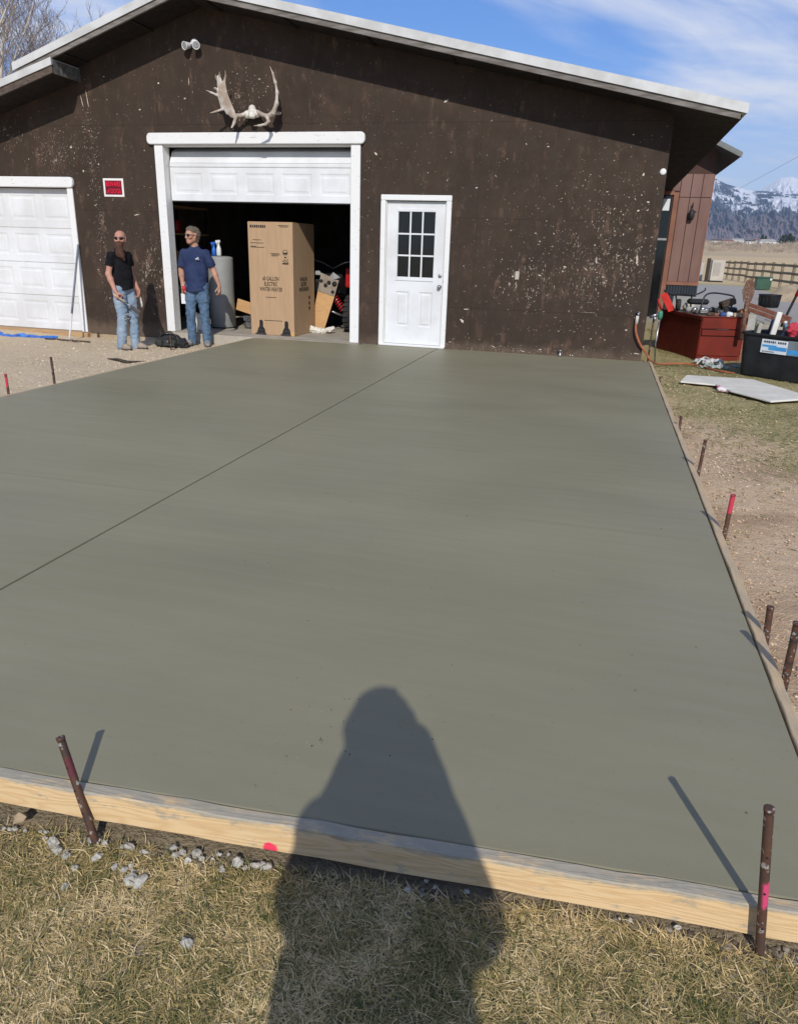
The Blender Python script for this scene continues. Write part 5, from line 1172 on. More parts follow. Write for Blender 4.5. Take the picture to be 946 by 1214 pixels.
xs_ = np.linspace(-9.8, -7.5, 14); yz = [(-.62 - .1 * math.sin(k * .9) - .012 * k, -.135 + .01 * math.sin(k * 2.1)) for k in range(14)]
for k in range(13): sd.cap((xs_[k], yz[k][0], yz[k][1]), (xs_[k + 1], yz[k + 1][0], yz[k + 1][1]), .035 if k < 11 else .028, .03, .02)
o = sd.build('tarp_roll', TB, None, .012, .03, 11); tag(o, 'rolled bright blue tarp lying on the ground below the left garage door', 'tarp')
mb = MB(); mb.tube([(-7.62, -.80, -.14), (-7.1, -.83, -.138), (-6.80, -.80, -.142)], .012, 8); o = mb.build('steel_bar', RUSTK); tag(o, 'thin dark bar lying on the gravel past the end of the blue tarp', 'bar')
mb = MB(); mb.tube([(-7.19, -.05, -.17), (-7.19, -.05, -.09)], .016, 8); o = mb.build('anchor_pin', RUSTK); tag(o, 'short black pin in the dirt below the left door casing', 'pin')

# ================================================================== RIGHT SIDE: JUNK BY THE WALL
# orange hose hanging from the tap at the wall corner
hp = [at_y(755, 379, -.06), at_y(753.5, 388, -.07), at_y(754.5, 397, -.07), at_y(759, 409, -.06), at_y(766, 419, -.04)]
hp = [Vector(p) for p in hp] + [Vector((1.66, .0, .02)), Vector((1.80, .35, -.07)), Vector((1.98, .55, -.075)), Vector((2.2, .62, -.075)), Vector((2.38, .50, -.075)), Vector((2.5, .22, -.075)), Vector((2.62, .0, -.07)), Vector((2.75, -.1, -.07))]
def spline(P, m=8):
    P = [P[0]] + P + [P[-1]]; out_ = []
    for i in range(1, len(P) - 2):
        for k in range(m):
            t_ = k / m; a, b, c, d_ = P[i - 1], P[i], P[i + 1], P[i + 2]
            out_.append(.5 * ((2 * b) + (c - a) * t_ + (2 * a - 5 * b + 4 * c - d_) * t_ ** 2 + (3 * b - a - 3 * c + d_) * t_ ** 3))
    return out_ + [P[-2]]
HO = empty('garden_hose', (hp[0].x, hp[0].y, hp[0].z), label='faded orange hose hanging from the wall corner and trailing over the grass', cat='hose')
part('hose_tube', simple('faded_orange_hose', (.40, .13, .055), (.30, .10, .045), 9, .55), HO, lambda mb: mb.tube(spline(hp), .0145, 8))
part('coupling', simple('pale_fitting', (.66, .62, .54), (.5, .46, .4), 14, .5), HO, lambda mb: mb.tube([hp[0] + Vector((.004, .0, .045)), hp[0] + Vector((0, 0, -.06))], .021, 12))
P = at_y(757, 372); TP = empty('wall_tap', (P.x, 0, P.z), label='small tap on the brown wall above the end of the orange hose', cat='tap')
part('tap_body', STEEL, TP, lambda mb: (mb.tube([(P.x, -.002, P.z), (P.x, -.06, P.z)], .013, 10), mb.tube([(P.x, -.062, P.z + .012), (P.x - .005, -.065, P.z - .03)], .015, 10))); part('tap_handle', STEEL, TP, lambda mb: mb.lathe([(.03, 0), (.032, .006), (0, .008)], (P.x, -.045, P.z + .016), 12))
CV = empty('standpipe', (1.64, .1, -.09), label='thin standpipe with a pale valve standing just past the wall corner', cat='pipe')
part('riser', RUSTK, CV, lambda mb: mb.tube([(1.63, .1, -.15), (1.63, .1, .60)], .012, 8)); part('valve', STEEL, CV, lambda mb: (mb.tube([(1.57, .09, .60), (1.68, .09, .64)], .022, 10), mb.tube([(1.63, .08, .62), (1.65, .06, .55)], .016, 8)))
CG = Matrix.Translation((1.70, .35, 0))
SPR = empty('sprinkler_head', (1.72, .55, .5), label='green and red hose fitting hung on a pipe between the wall and the red cabinet', cat='hose fitting')
part('green_body', simple('green_plastic', (.06, .26, .16), (.04, .2, .12), 9, .45), SPR, lambda mb: mb.lathe([(0, -.07), (.025, -.06), (.036, -.02), (.032, .04), (.02, .06), (0, .06)], (1.74, .55, .60), 14)); part('red_wand', REDP, SPR, lambda mb: mb.tube([(1.74, .55, .68), (1.70, .55, .76), (1.68, .55, .82)], .014, 8)); part('pipe', STEEL, SPR, lambda mb: mb.tube([(1.74, .55, .50), (1.73, .55, .2), (1.76, .55, -.1)], .011, 8))
# red cabinet
cu = Vector((.946, .324, 0)).normalized(); cv = Vector((-.324, .946, 0)).normalized(); c0 = Vector((2.40, 1.28, -.10))
MC = Matrix(((cu.x, cv.x, 0, c0.x), (cu.y, cv.y, 0, c0.y), (0, 0, 1, c0.z), (0, 0, 0, 1))); CW, CD, CH = .69, 1.52, .66
CB = empty('red_cabinet', (2.5, 1.9, -.1), label='large dark red steel cabinet with one drawer loaded with scrap on the grass', cat='cabinet')
REDC = simple('oxide_red_paint', (.19, .022, .010), (.135, .016, .008), 3, .65, bump=.12, bscale=25); DRED = simple('dark_red_gap', (.03, .006, .005), (.04, .008, .006), 9, .6)
def cbp(name, mat, lo, hi, bev=.006, par=CB): return part(name, mat, par, lambda mb: (setattr(mb, 'xf', MC), mb.box(lo, hi)), bev)
cbp('carcass', DRED, (.012, .014, .03), (CW - .012, CD - .01, CH - .012), 0)
cbp('side_panel', REDC, (-.002, .0, .0), (.011, CD, CH - .06)); cbp('side_panel', REDC, (CW - .011, .0, 0), (CW + .002, CD, CH - .06))
cbp('front_panel', REDC, (.013, -.004, .075), (CW - .013, .012, .365)); cbp('front_panel', REDC, (.013, -.004, .478), (CW - .013, .012, CH - .015))
d_ = cbp('drawer', REDC, (.03, -.006, .378), (CW - .05, .012, .465)); cbp('plinth', REDC, (.02, .004, .0), (CW - .02, .02, .068))
cbp('top_rim', REDC, (-.012, -.012, CH - .055), (.0, CD + .01, CH)); cbp('top_rim', REDC, (-.012, -.016, CH - .012), (CW + .012, -.0045, CH + .004)); cbp('top_rim', REDC, (CW + .0025, -.012, CH - .055), (CW + .014, CD + .01, CH))
cbp('handle', STEEL, (CW * .35, -.02, .47), (CW * .65, -.0065, .476), .002)
cbp('lid', simple('dusty_lid', (.17, .12, .10), (.11, .07, .06), 8, .8, bump=.3), (.0, -.003, CH - .011), (CW, CD, CH + .002), 0)
TOPZ = c0.z + CH + .002
def cw(u, v, z=0): return MC @ Vector((u, v, CH + .002 + z))
# scrap on the cabinet
OLDALU = simple('dull_aluminium', (.36, .36, .35), (.22, .22, .21), 18, .4, metal=.7)
mw = empty('push_mower', cw(.5, .6), label='black mower engine with an upturned tube handle lying on the right of the red cabinet', cat='mower')
part('handle_loop', BLACK, mw, lambda mb: mb.tube(spline([cw(.06, .25, .03), cw(.10, .30, .16), cw(.16, .34, .29), cw(.30, .36, .325), cw(.55, .36, .30), cw(.62, .35, .27), cw(.61, .33, .20), cw(.55, .30, .06)], 5), .013, 8))
part('engine_block', BLACK, mw, lambda mb: (setattr(mb, 'xf', MC), mb.box((.42, .22, CH + .003), (.66, .46, CH + .13))), .03)
part('air_cleaner', simple('dark_brown_metal', (.05, .035, .025), (.09, .06, .04), 12, .6), mw, lambda mb: mb.bar(cw(.40, .30, .15), cw(.62, .32, .22), .13, .09), .015)
for k in range(4): part('cooling_fin', OLDALU, mw, lambda mb: (setattr(mb, 'xf', MC), mb.box((.33 + k * .022, .2, CH + .003), (.342 + k * .022, .3, CH + .085))))
part('fuel_tank', simple('rust_orange', (.36, .15, .05), (.25, .1, .04), 14, .7), mw, lambda mb: mb.bar(cw(.60, .12, .05), cw(.70, .13, .09), .06, .07), .012)
tr = empty('tricycle', cw(.2, 1.0), label='upturned tricycle of black bars and pale hubs on the left of the red cabinet', cat='tricycle')
part('handlebar', BLACK, tr, lambda mb: mb.tube(spline([cw(-.08, 1.35, .30), cw(.0, 1.2, .24), cw(.10, 1.0, .255), cw(.26, .9, .27), cw(.42, .95, .33), cw(.50, 1.1, .36)], 6), .012, 8))
part('fork', BLACK, tr, lambda mb: (mb.tube([cw(.22, .95, .27), cw(.22, .92, .02)], .013, 8), mb.tube([cw(.02, 1.1, .25), cw(.06, 1.05, .02)], .013, 8)))
part('seat', BLACK, tr, lambda mb: (mb.bar(cw(.08, .75, .17), cw(.40, .72, .17), .16, .085)), .03)
part('wheel', RUBBER, tr, lambda mb: mb.lathe([(.05, -.03), (.085, -.035), (.095, 0), (.085, .035), (.05, .03)], tuple(cw(.02, .95, .10)), 20, 'X'))
for u, v, z, mt, r in ((.12, .55, .05, OLDALU, .05), (.22, .5, .07, STEEL, .04), (.30, .55, .045, OLDALU, .05), (.36, .48, .06, STEEL, .03), (.04, .6, .06, GREY, .045)):
    part('hub', mt, tr, lambda mb: mb.lathe([(0, -.045), (r * .5, -.045), (r, -.03), (r, .03), (r * .4, .045), (0, .045)], tuple(cw(u, v, z)), 12, 'X' if u > .2 else 'Y'))
mb = MB(); mb.bar(cw(-.06, .98, .0), cw(-.10, 1.3, .25), .014, .11, (1, 0, .3)); o = mb.build('plastic_slat', simple('bright_red_plastic', (.62, .05, .04), (.5, .035, .03), 7, .4), None, .003); tag(o, 'bright red plastic slat leaning at the left end of the red cabinet', 'slat')
o = part('grey_sheet', simple('grey_fibre_sheet', (.30, .30, .28), (.25, .25, .235), 4, .8), None, lambda mb: mb.bar(cw(.12, 1.42, .1), cw(.62, 1.42, .08), .03, .24), .004); tag(o, 'grey flat sheet standing at the back of the red cabinet behind the scrap', 'sheet')
for k, (u, v, w_, d2, h, mt, lab) in enumerate(((.30, .2, .11, .08, .035, simple('terracotta', (.30, .13, .08), (.22, .1, .06), 9, .8), 'flat terracotta coloured block lying among the scrap on the red cabinet'), (.38, .12, .05, .09, .05, simple('blue_rag', (.05, .12, .34), (.04, .08, .2), 9, .9), 'small blue rag on the front edge of the red cabinet'), (.46, .08, .05, .04, .06, DOORW, 'small white cup on the front edge of the red cabinet'), (.20, .15, .08, .08, .05, simple('brown_leather', (.11, .06, .035), (.07, .04, .025), 9, .7), 'brown leather pouch lying on the red cabinet'))):
    sd = SDF(); p_ = np.array(cw(u, v, h * .5)); sd.cap(p_ - np.array(cu) * w_ * .4, p_ + np.array(cu) * w_ * .4, h * .7, h * .55, .01); o = sd.build('scrap_piece', mt, None, .008, .008, 30); tag(o, lab, 'scrap')
for nm, mt, fn, lab in (
    ('steel_rod', RUSTK, lambda mb: mb.tube([cw(.05, .5, .02), cw(.62, .75, .10)], .012, 6), 'dark steel rod lying across the back of the scrap on the red cabinet'),
    ('rusty_plate', RUSTN, lambda mb: mb.bar(cw(.30, .7, .03), cw(.52, .72, .05), .16, .012), 'rusty flat plate lying in the middle of the red cabinet'),
    ('pale_tin', OLDALU, lambda mb: mb.lathe([(0, 0), (.05, 0), (.052, .10), (.04, .105), (0, .105)], tuple(cw(.47, .62, .0)), 14), 'dull silver tin standing behind the black mower engine'),
    ('wooden_block', PINED, lambda mb: mb.bar(cw(.52, .08, .03), cw(.66, .06, .035), .06, .05), 'dusty wooden block on the right front edge of the red cabinet'),
    ('grey_hose_coil', GREY, lambda mb: mb.tube([cw(.14 + .09 * math.cos(a), .35 + .09 * math.sin(a), .02 + .004 * a) for a in np.linspace(0, 12, 40)], .012, 6), 'coil of grey hose lying on the near left corner of the red cabinet'),
    ('black_battery', BLACK, lambda mb: mb.bar(cw(.33, .36, .055), cw(.46, .36, .055), .11, .10), 'black battery box between the hose coil and the mower engine'),
    ('yellow_strap', simple('dull_yellow', (.5, .36, .06), (.4, .28, .05), 9, .7), lambda mb: mb.bar(cw(.60, .30, .09), cw(.73, .10, .02), .03, .012), 'dull yellow strap hanging at the right end of the red cabinet'),
    ('pale_sack', simple('pale_sack', (.6, .57, .5), (.45, .42, .36), 12, .9), lambda mb: mb.lathe([(0, 0), (.09, .01), (.11, .06), (.07, .12), (.02, .14), (0, .14)], tuple(cw(.30, 1.15, .0)), 12), 'pale lumpy sack at the back of the red cabinet')):
    loose0 = part(nm, mt, None, fn, 0); tag(loose0, lab, 'scrap')
for nm, mt, lo, hi, lab in (('pale_crate', simple('weathered_grey_crate', (.42, .41, .38), (.34, .33, .30), 6, .85), (2.95, 4.6, -.11), (3.75, 5.2, .42), 'weathered pale grey crate on the gravel behind the red cabinet'),
    ('flat_pallet', simple('grey_pallet_wood', (.38, .35, .30), (.28, .255, .215), 6, .9), (3.3, 6.4, -.11), (4.7, 7.6, .12), 'low grey pallet of boards lying on the gravel beyond the crate'),
    ('white_bucket', DOORW, (2.45, 5.6, -.11), (2.75, 5.9, .25), 'white square bucket standing behind the left end of the red cabinet')):
    mb = MB(); mb.box(lo, hi); o = mb.build(nm, mt, None, .02); tag(o, lab, nm.split('_')[-1])
    if nm != 'white_bucket':
        for k in range(6):
            w_ = (hi[0] - lo[0]) / 6; part('slat', mt, o, lambda mb: mb.box((lo[0] + w_ * k + .012, lo[1] + .0, hi[2] + .002), (lo[0] + w_ * (k + 1) - .012, hi[1], hi[2] + .022)), .004)
# black tank
tu = Vector((.77, -.64, 0)).normalized(); tv = Vector((.64, .77, 0)).normalized(); t0 = Vector((2.74, -.13, -.10))
MT = Matrix(((tu.x, tv.x, 0, t0.x), (tu.y, tv.y, 0, t0.y), (0, 0, 1, t0.z), (0, 0, 0, 1)))
TK = empty('black_tank', (3.3, -.1, -.1), label='black plastic tub with a blue and white label at the right edge of the frame', cat='tub')
BLK2 = simple('scuffed_black_plastic', (.010, .0105, .012), (.02, .021, .022), 4, .6, bump=.25, bscale=14)
def rrect(x0, y0, x1, y1, r, n=5):
    pts = []
    for cx_, cy_, a0 in ((x0 + r, y0 + r, math.pi), (x1 - r, y0 + r, 1.5 * math.pi), (x1 - r, y1 - r, 0), (x0 + r, y1 - r, .5 * math.pi)):
        for k in range(n + 1): a = a0 + math.pi / 2 * k / n; pts.append((cx_ + r * math.cos(a), cy_ + r * math.sin(a)))
    return pts
def shell(mb, levels):
    n = None
    V = []
    for (x0, y0, x1, y1, r, z) in levels:
        p_ = rrect(x0, y0, x1, y1, r); n = len(p_); V += [(a, b, z) for a, b in p_]
    F = []
    for i in range(len(levels) - 1):
        for j in range(n): F.append((i * n + j, i * n + (j + 1) % n, (i + 1) * n + (j + 1) % n, (i + 1) * n + j))
    F.append(tuple(range(n))[::-1]); F.append(tuple(range((len(levels) - 1) * n, len(levels) * n))); mb.add(V, F, False)
TW, TD, TH = 1.35, .75, .60
part('tub_wall', BLK2, TK, lambda mb: (setattr(mb, 'xf', MT), shell(mb, [(.05, .05, TW - .05, TD - .05, .10, 0), (.02, .02, TW - .02, TD - .02, .12, .05), (-.01, -.01, TW + .01, TD + .01, .13, TH - .04), (.02, .02, TW - .02, TD - .02, .11, TH - .035), (.05, .05, TW - .05, TD - .05, .09, TH - .25)])))
part('rim', BLK2, TK, lambda mb: (setattr(mb, 'xf', MT), [mb.tube([(a, b, TH - .025) for a, b in (lambda P_: P_ + [P_[0]])(rrect(-.015, -.015, TW + .015, TD + .015, .13, 6))], .02, 8, False)]))
part('label_board', simple('label_white', (.68, .72, .74), (.6, .66, .7), 6, .5), TK, lambda mb: (setattr(mb, 'xf', MT), mb.box((.315, -.018, .36), (.66, -.0135, .53))))
part('label_grey', simple('label_grey_panel', (.20, .23, .25), (.16, .19, .2), 6, .5), TK, lambda mb: (setattr(mb, 'xf', MT), mb.box((.665, -.018, .36), (1.05, -.0135, .54))))
BLU = simple('label_blue', (.05, .26, .58), (.07, .34, .64), 7, .5)
part('label_blue_band', BLU, TK, lambda mb: (setattr(mb, 'xf', MT), mb.box((.33, -.0195, .435), (.52, -.0185, .462)), mb.box((.42, -.0205, .40), (.655, -.0195, .448)), mb.box((.67, -.0195, .37), (1.04, -.0185, .43))))
def lab(mb):
    mb.xf = MT; r3 = random.Random(2); x = .345
    for w_ in (.022, .018, .02, .014, .024, .012, 0, .018, .022, .018, .02):
        if w_: mb.box((x, -.0196, .487), (x + w_, -.0186, .512))
        x += w_ + .009 + (.012 if not w_ else 0)
    for k in range(9): mb.box((.34 + k * .018, -.0196, .372), (.352 + k * .018, -.0186, .384))
part('label_letters', INK, TK, lab)['kind'] = 'stuff'
def tw(u, v, z): return MT @ Vector((u, v, z))
part('contents_board', simple('grey_scrap_lid', (.24, .22, .19), (.16, .145, .125), 9, .85, bump=.4), TK, lambda mb: (setattr(mb, 'xf', MT), mb.box((.03, .03, TH - .10), (TW - .03, TD - .03, TH - .075))))
def loose(name, mat, fn, label, cat, bev=0): o = part(name, mat, None, fn, bev); return tag(o, label, cat)
WP = simple('white_pvc', (.74, .72, .66), (.66, .63, .57), 4, .5)
loose('white_post', WP, lambda mb: mb.bar(tw(.30, .22, TH - .073), tw(.335, .24, TH + .26), .066, .066, (0, 1, 0)), 'square white plastic post standing in the black tub', 'post', .006)
loose('pale_tube', simple('pale_grey_board', (.46, .44, .37), (.36, .34, .28), 7, .8), lambda mb: (mb.bar(tw(.11, .2, TH - .073), tw(.13, .2, TH + .10), .05, .08, (0, 1, 0))), 'pale grey board end standing in the left of the black tub', 'board end', .008)
loose('pale_tube', simple('olive_board', (.30, .30, .2), (.24, .24, .17), 7, .8), lambda mb: (mb.bar(tw(.055, .24, TH - .073), tw(.065, .24, TH + .12), .035, .06, (0, 1, 0))), 'thin olive grey board end at the far left of the black tub', 'board end', .008)
loose('blue_stick', simple('blue_handle', (.06, .15, .36), (.05, .12, .3), 9, .5), lambda mb: mb.tube([tw(.245, .3, TH - .073), tw(.225, .33, TH + .14)], .014, 8), 'blue tool handle leaning beside the white post in the black tub', 'handle')
loose('dark_blue_case', simple('navy_plastic', (.012, .018, .06), (.02, .03, .08), 9, .5), lambda mb: mb.bar(tw(.17, .42, TH - .073), tw(.21, .42, TH + .14), .09, .10, (0, 1, 0)), 'dark navy case standing behind the blue handle in the black tub', 'case', .01)
loose('orange_tool', simple('pale_orange', (.58, .30, .14), (.45, .22, .1), 9, .5), lambda mb: mb.tube([tw(.14, .12, TH - .03), tw(.19, .10, TH - .05), tw(.24, .10, TH - .06)], [.018, .022, .01], 8), 'pale orange tool grip lying on the front of the black tub', 'tool grip')
pj = empty('air_pump', tw(.45, .32, TH - .073), label='small grey and teal air pump between the white post and the red hat', cat='pump')
part('pump_body', simple('teal_metal', (.10, .16, .18), (.06, .1, .12), 12, .5), pj, lambda mb: mb.lathe([(0, 0), (.07, .003), (.075, .06), (.05, .09), (.03, .10), (.03, .16), (0, .165)], tuple(tw(.45, .32, TH - .073)), 16)); part('pump_handle', simple('steel_blue', (.14, .22, .32), (.1, .16, .25), 9, .4), pj, lambda mb: (mb.tube([tw(.46, .32, TH + .06), tw(.465, .32, TH + .16)], .016, 8), mb.tube([tw(.42, .32, TH + .05), tw(.40, .32, TH + .12)], .02, 8))); part('white_knob', WP, pj, lambda mb: mb.lathe([(0, -.02), (.022, -.012), (.022, .014), (0, .022)], tuple(tw(.395, .32, TH + .13)), 12))
part('pump_foot', WP, pj, lambda mb: mb.bar(tw(.48, .18, TH - .06), tw(.53, .18, TH - .055), .03, .02))
sd = SDF(); p_ = np.array(tw(.60, .16, TH + .085)); sd.ball(p_, .075).cap(p_ + (0, 0, -.04), p_ + (0, 0, -.09), .06, .045, .02).cap(p_ + np.array(tu) * -.02, p_ - np.array(tv) * .09 + (0, 0, -.03), .05, .03, .02)
o = sd.build('fabric_hat', simple('faded_red_fabric', (.60, .06, .08), (.42, .03, .05), 9, .6), None, .008, .01, 22); tag(o, 'faded red bulb-shaped hat sitting on dark stuff in the black tub', 'hat')
sd = SDF(); p_ = np.array(tw(.61, .20, TH - .0)); sd.cap(p_ - np.array(tu) * .07, p_ + np.array(tu) * .09, .06, .05); sd.cap(p_, p_ + (0, 0, .05), .05, .04)
o = sd.build('dark_bundle', simple('dark_plum_cloth', (.045, .02, .035), (.07, .035, .05), 9, .9, bump=.4), None, .01, .02, 18); tag(o, 'dark plum bundle in the black tub under the red hat', 'bundle')
loose('white_box', WP, lambda mb: mb.bar(tw(.93, .2, TH - .073), tw(.93, .2, TH + .09), .09, .1, (0, 1, 0)), 'small white box in the black tub at the frame edge', 'box', .006)
# brown planks lying across behind the tub, rusty spade, litter
BRW = simple('red_brown_stained_plank', (.30, .135, .085), (.22, .09, .055), 4, .75, bump=.3, stretch=(1, 5, 5))
for k, (dy, dz, lab_) in enumerate(((0, 0, 'upper of two red-brown planks slanting behind the black tub'), (-.10, -.10, 'lower of two red-brown planks slanting behind the black tub'))):
    a = at_y(884, 360, 1.5); b = at_y(938, 379, 1.0); loose('brown_plank', BRW, lambda mb: mb.bar(a + Vector((0, dy, dz * .7)), b + Vector((0, dy, dz * .6)), .03, .055), lab_, 'plank', .004)
for q_ in (((890, 360, 1.62), (892, 412, 1.62)), ((931, 378, 1.12), (930, 420, 1.12))):
    pass
tr_ = empty('trestle', (3.3, 1.4, -.1), label='low wooden trestle carrying the red-brown planks behind the black tub', cat='trestle')
for (x, y, Yd) in ((888, 361, 1.5), (934, 379, 1.05)):
    p_ = at_y(x, y, Yd); part('trestle_leg', BRW, tr_, lambda mb: mb.bar((p_.x, p_.y + .04, -.1), (p_.x, p_.y + .04, p_.z - .09), .06, .06, (0, 1, 0)))
spd = empty('rusty_spade', at_y(889, 395, 1.3), label='rusty brown spade blade standing upright beside the red cabinet', cat='spade')
RST = mat_rust('rusty_brown', (.20, .10, .065))
a = at_y(888, 342, 1.3); part('blade', RST, spd, lambda mb: (setattr(mb, 'xf', Matrix.Translation(a)), mb.prism([(-.045, -.20), (.06, -.20), (.085, -.06), (.06, .09), (.01, .15), (-.05, .10), (-.085, -.04)], -.006, .006)), .003)
part('shaft', RST, spd, lambda mb: mb.tube([a + Vector((.01, .0, -.19)), a + Vector((.015, .02, -.75))], .035, 8))
mb = MB()
a = at_y(908, 366, 3.4)
# litter on the grass in front of the cabinet
sd = SDF(); p_ = np.array(at_z(838, 431, -.08)) + (0, 0, .03)
for k in range(9): sd.cap(p_ + rng.normal(0, (.12, .05, .012)), p_ + rng.normal(0, (.13, .06, .02)), .02, .025, .012)
o = sd.build('plastic_litter', simple('pale_plastic_film', (.62, .62, .60), (.38, .38, .37), 12, .4, bump=.5), None, .009, .02, 20); tag(o, 'crumpled pale plastic litter on the grass in front of the red cabinet', 'litter')
sd = SDF(); p_ = np.array(at_z(852, 437, -.08)) + (0, 0, .03)
for k in range(8): sd.cap(p_ + rng.normal(0, (.11, .05, .01)), p_ + rng.normal(0, (.13, .06, .018)), .022, .02, .012)
o = sd.build('plastic_litter', simple('grey_green_film', (.20, .26, .24), (.33, .36, .34), 12, .4, bump=.5), None, .009, .02, 20); tag(o, 'grey-green plastic bag crumpled on the grass at the left foot of the black tub', 'litter')
mb = MB(); mb.tube(spline([Vector(at_z(826, 432, -.06)), Vector(at_z(835, 424, .02)), Vector(at_z(843, 428, .0)), Vector(at_z(846, 434, -.07))], 6), .009, 6); o = mb.build('white_cable', WP); tag(o, 'loop of white cable over the litter in front of the red cabinet', 'cable')
# pale boards on the lawn
PB = simple('pale_grey_board_face', (.74, .71, .62), (.64, .61, .53), 5, .85, bump=.25)
def flatboard(name, px, z, th, label):
    pts = [at_z(x, y, z) for x, y in px]; mb = MB(); mb.prism([(p.x, p.y) for p in pts], z - th, z, 'Z'); o = mb.build(name, PB, None, .004); return tag(o, label, 'board')
flatboard('pale_board', ((814, 445), (806.5, 452.5), (853, 457), (878, 462), (884, 449.3)), -.068, .018, 'pale grey board lying flat on the lawn, left half of the pair')
flatboard('pale_board', ((848, 456), (866, 463.5), (914, 476), (1000, 470), (946, 466), (892, 450), (872, 448.6)), -.046, .02, 'pale grey board lying flat on the lawn, overlapping the right end of the pair')
sd = SDF(); p_ = np.array(at_z(853, 461, -.05)); sd.ball(p_, .035).cap(p_ + (.02, 0, -.01), p_ + (.09, -.02, -.02), .026, .024, .015)
o = sd.build('crushed_can', simple('pink_white_can', (.55, .12, .2), (.62, .6, .6), 26, .4, lo=.42, hi=.5), None, .007, .012, 30); tag(o, 'crushed pink and white can at the edge of the pale board on the lawn', 'can')

# ================================================================== BACK BUILDING
bb = empty('timber_house', (2.7, 10.2, -.1), label='red-brown grooved timber house with a dark corrugated skirt behind the garage', cat='building')
RBW = simple('red_brown_grooved_siding', (.215, .125, .102), (.165, .092, .075), 1.5, .75, bump=.2, bscale=30, stretch=(1, 1, .3)); RBT = simple('red_brown_trim', (.27, .12, .075), (.2, .09, .06), 3, .7)
BY = 10.0; zt = 3.42
gx_ = [2.46, 2.71, 2.965, 3.205]
for k in range(3):
    for z0, z1 in ((.80, 2.785), (2.80, 3.32)): part('siding_board', RBW, bb, lambda mb: mb.box((gx_[k] + .009, BY, z0), (gx_[k + 1] - .009, BY + .02, z1)))
part('siding_board', RBW, bb, lambda mb: mb.box((1.6, BY, 2.94), (2.45, BY + .02, 3.32)))
part('wall', simple('dark_red_brown_recess', (.07, .035, .026), (.06, .03, .022), 3, .8), bb, lambda mb: mb.box((1.55, BY + .021, -.2), (3.195, BY + 5, 3.9)))
part('corner_board', RBT, bb, lambda mb: mb.box((3.196, BY - .006, .80), (3.222, BY + 4.9, 3.32)))
part('door_trim', RBT, bb, lambda mb: mb.box((2.335, BY - .02, -.1), (2.45, BY + .03, 2.90))); part('door_trim', RBT, bb, lambda mb: mb.box((1.9, BY - .02, 2.842), (2.334, BY + .03, 2.93)))
part('skirt_rail', RBT, bb, lambda mb: mb.box((2.452, BY - .035, .715), (3.225, BY + .02, .795)))
def corr(mb):
    n = 44; V = []; F = []
    for i in range(n + 1):
        x = 2.47 + .75 * i / n; y = BY - .012 + .012 * math.cos(i * math.pi / 2 * 1.0); V += [(x, y, -.2), (x, y, .71)]
    for i in range(n): F.append((2 * i, 2 * i + 2, 2 * i + 3, 2 * i + 1))
    mb.add(V, F)
part('corrugated_skirt', simple('dark_corrugated_steel', (.055, .065, .078), (.04, .047, .056), 2, .45, metal=.3), bb, corr)
part('door_pane', GLASS, bb, lambda mb: mb.box((1.95, BY - .008, -.1), (2.30, BY + .0, 2.82)))
part('notice', DOORW, bb, lambda mb: mb.box((2.10, BY - .014, 2.48), (2.26, BY - .009, 2.75)))
part('door_rail', simple('grey_alu_rail', (.3, .3, .3), (.25, .25, .25), 5, .5), bb, lambda mb: mb.box((2.0, BY - .016, 1.78), (2.30, BY - .010, 1.83)))
def wlamp(mb):
    mb.lathe([(.0, -.16), (.05, -.15), (.075, -.06), (.07, .05), (.03, .09), (0, .10)], (2.80, BY - .09, 2.42), 14); mb.tube([(2.80, BY - .001, 2.60), (2.80, BY - .10, 2.66), (2.80, BY - .09, 2.53)], .015, 8); mb.bar((2.9, BY - .1, 2.45), (2.83, BY - .08, 2.47), .03, .03)
part('wall_lamp', simple('black_iron', (.02, .018, .018), (.035, .03, .028), 12, .6), bb, wlamp)
rz_ = lambda x: 3.62 - .46 * (x - 3.66)
part('roof', simple('dark_roof_underside', (.045, .035, .03), (.035, .028, .024), 4, .8), bb, lambda mb: mb.prism([(1.6, rz_(1.6)), (3.64, rz_(3.64)), (3.64, rz_(3.64) + .06), (1.6, rz_(1.6) + .06)], 9.42, 15))
part('roof_edge', simple('grey_green_fascia', (.20, .205, .19), (.15, .155, .145), 4, .7), bb, lambda mb: mb.prism([(1.6, rz_(1.6) + .005), (3.665, rz_(3.665) + .005), (3.665, rz_(3.665) + .125), (1.6, rz_(1.6) + .125)], 9.39, 9.415))
part('roof_sheet', simple('grey_roof_sheet', (.26, .27, .26), (.2, .2, .2), 4, .6), bb, lambda mb: mb.prism([(1.6, rz_(1.6) + .065), (3.68, rz_(3.68) + .065), (3.68, rz_(3.68) + .13), (1.6, rz_(1.6) + .13)], 9.416, 15.1))

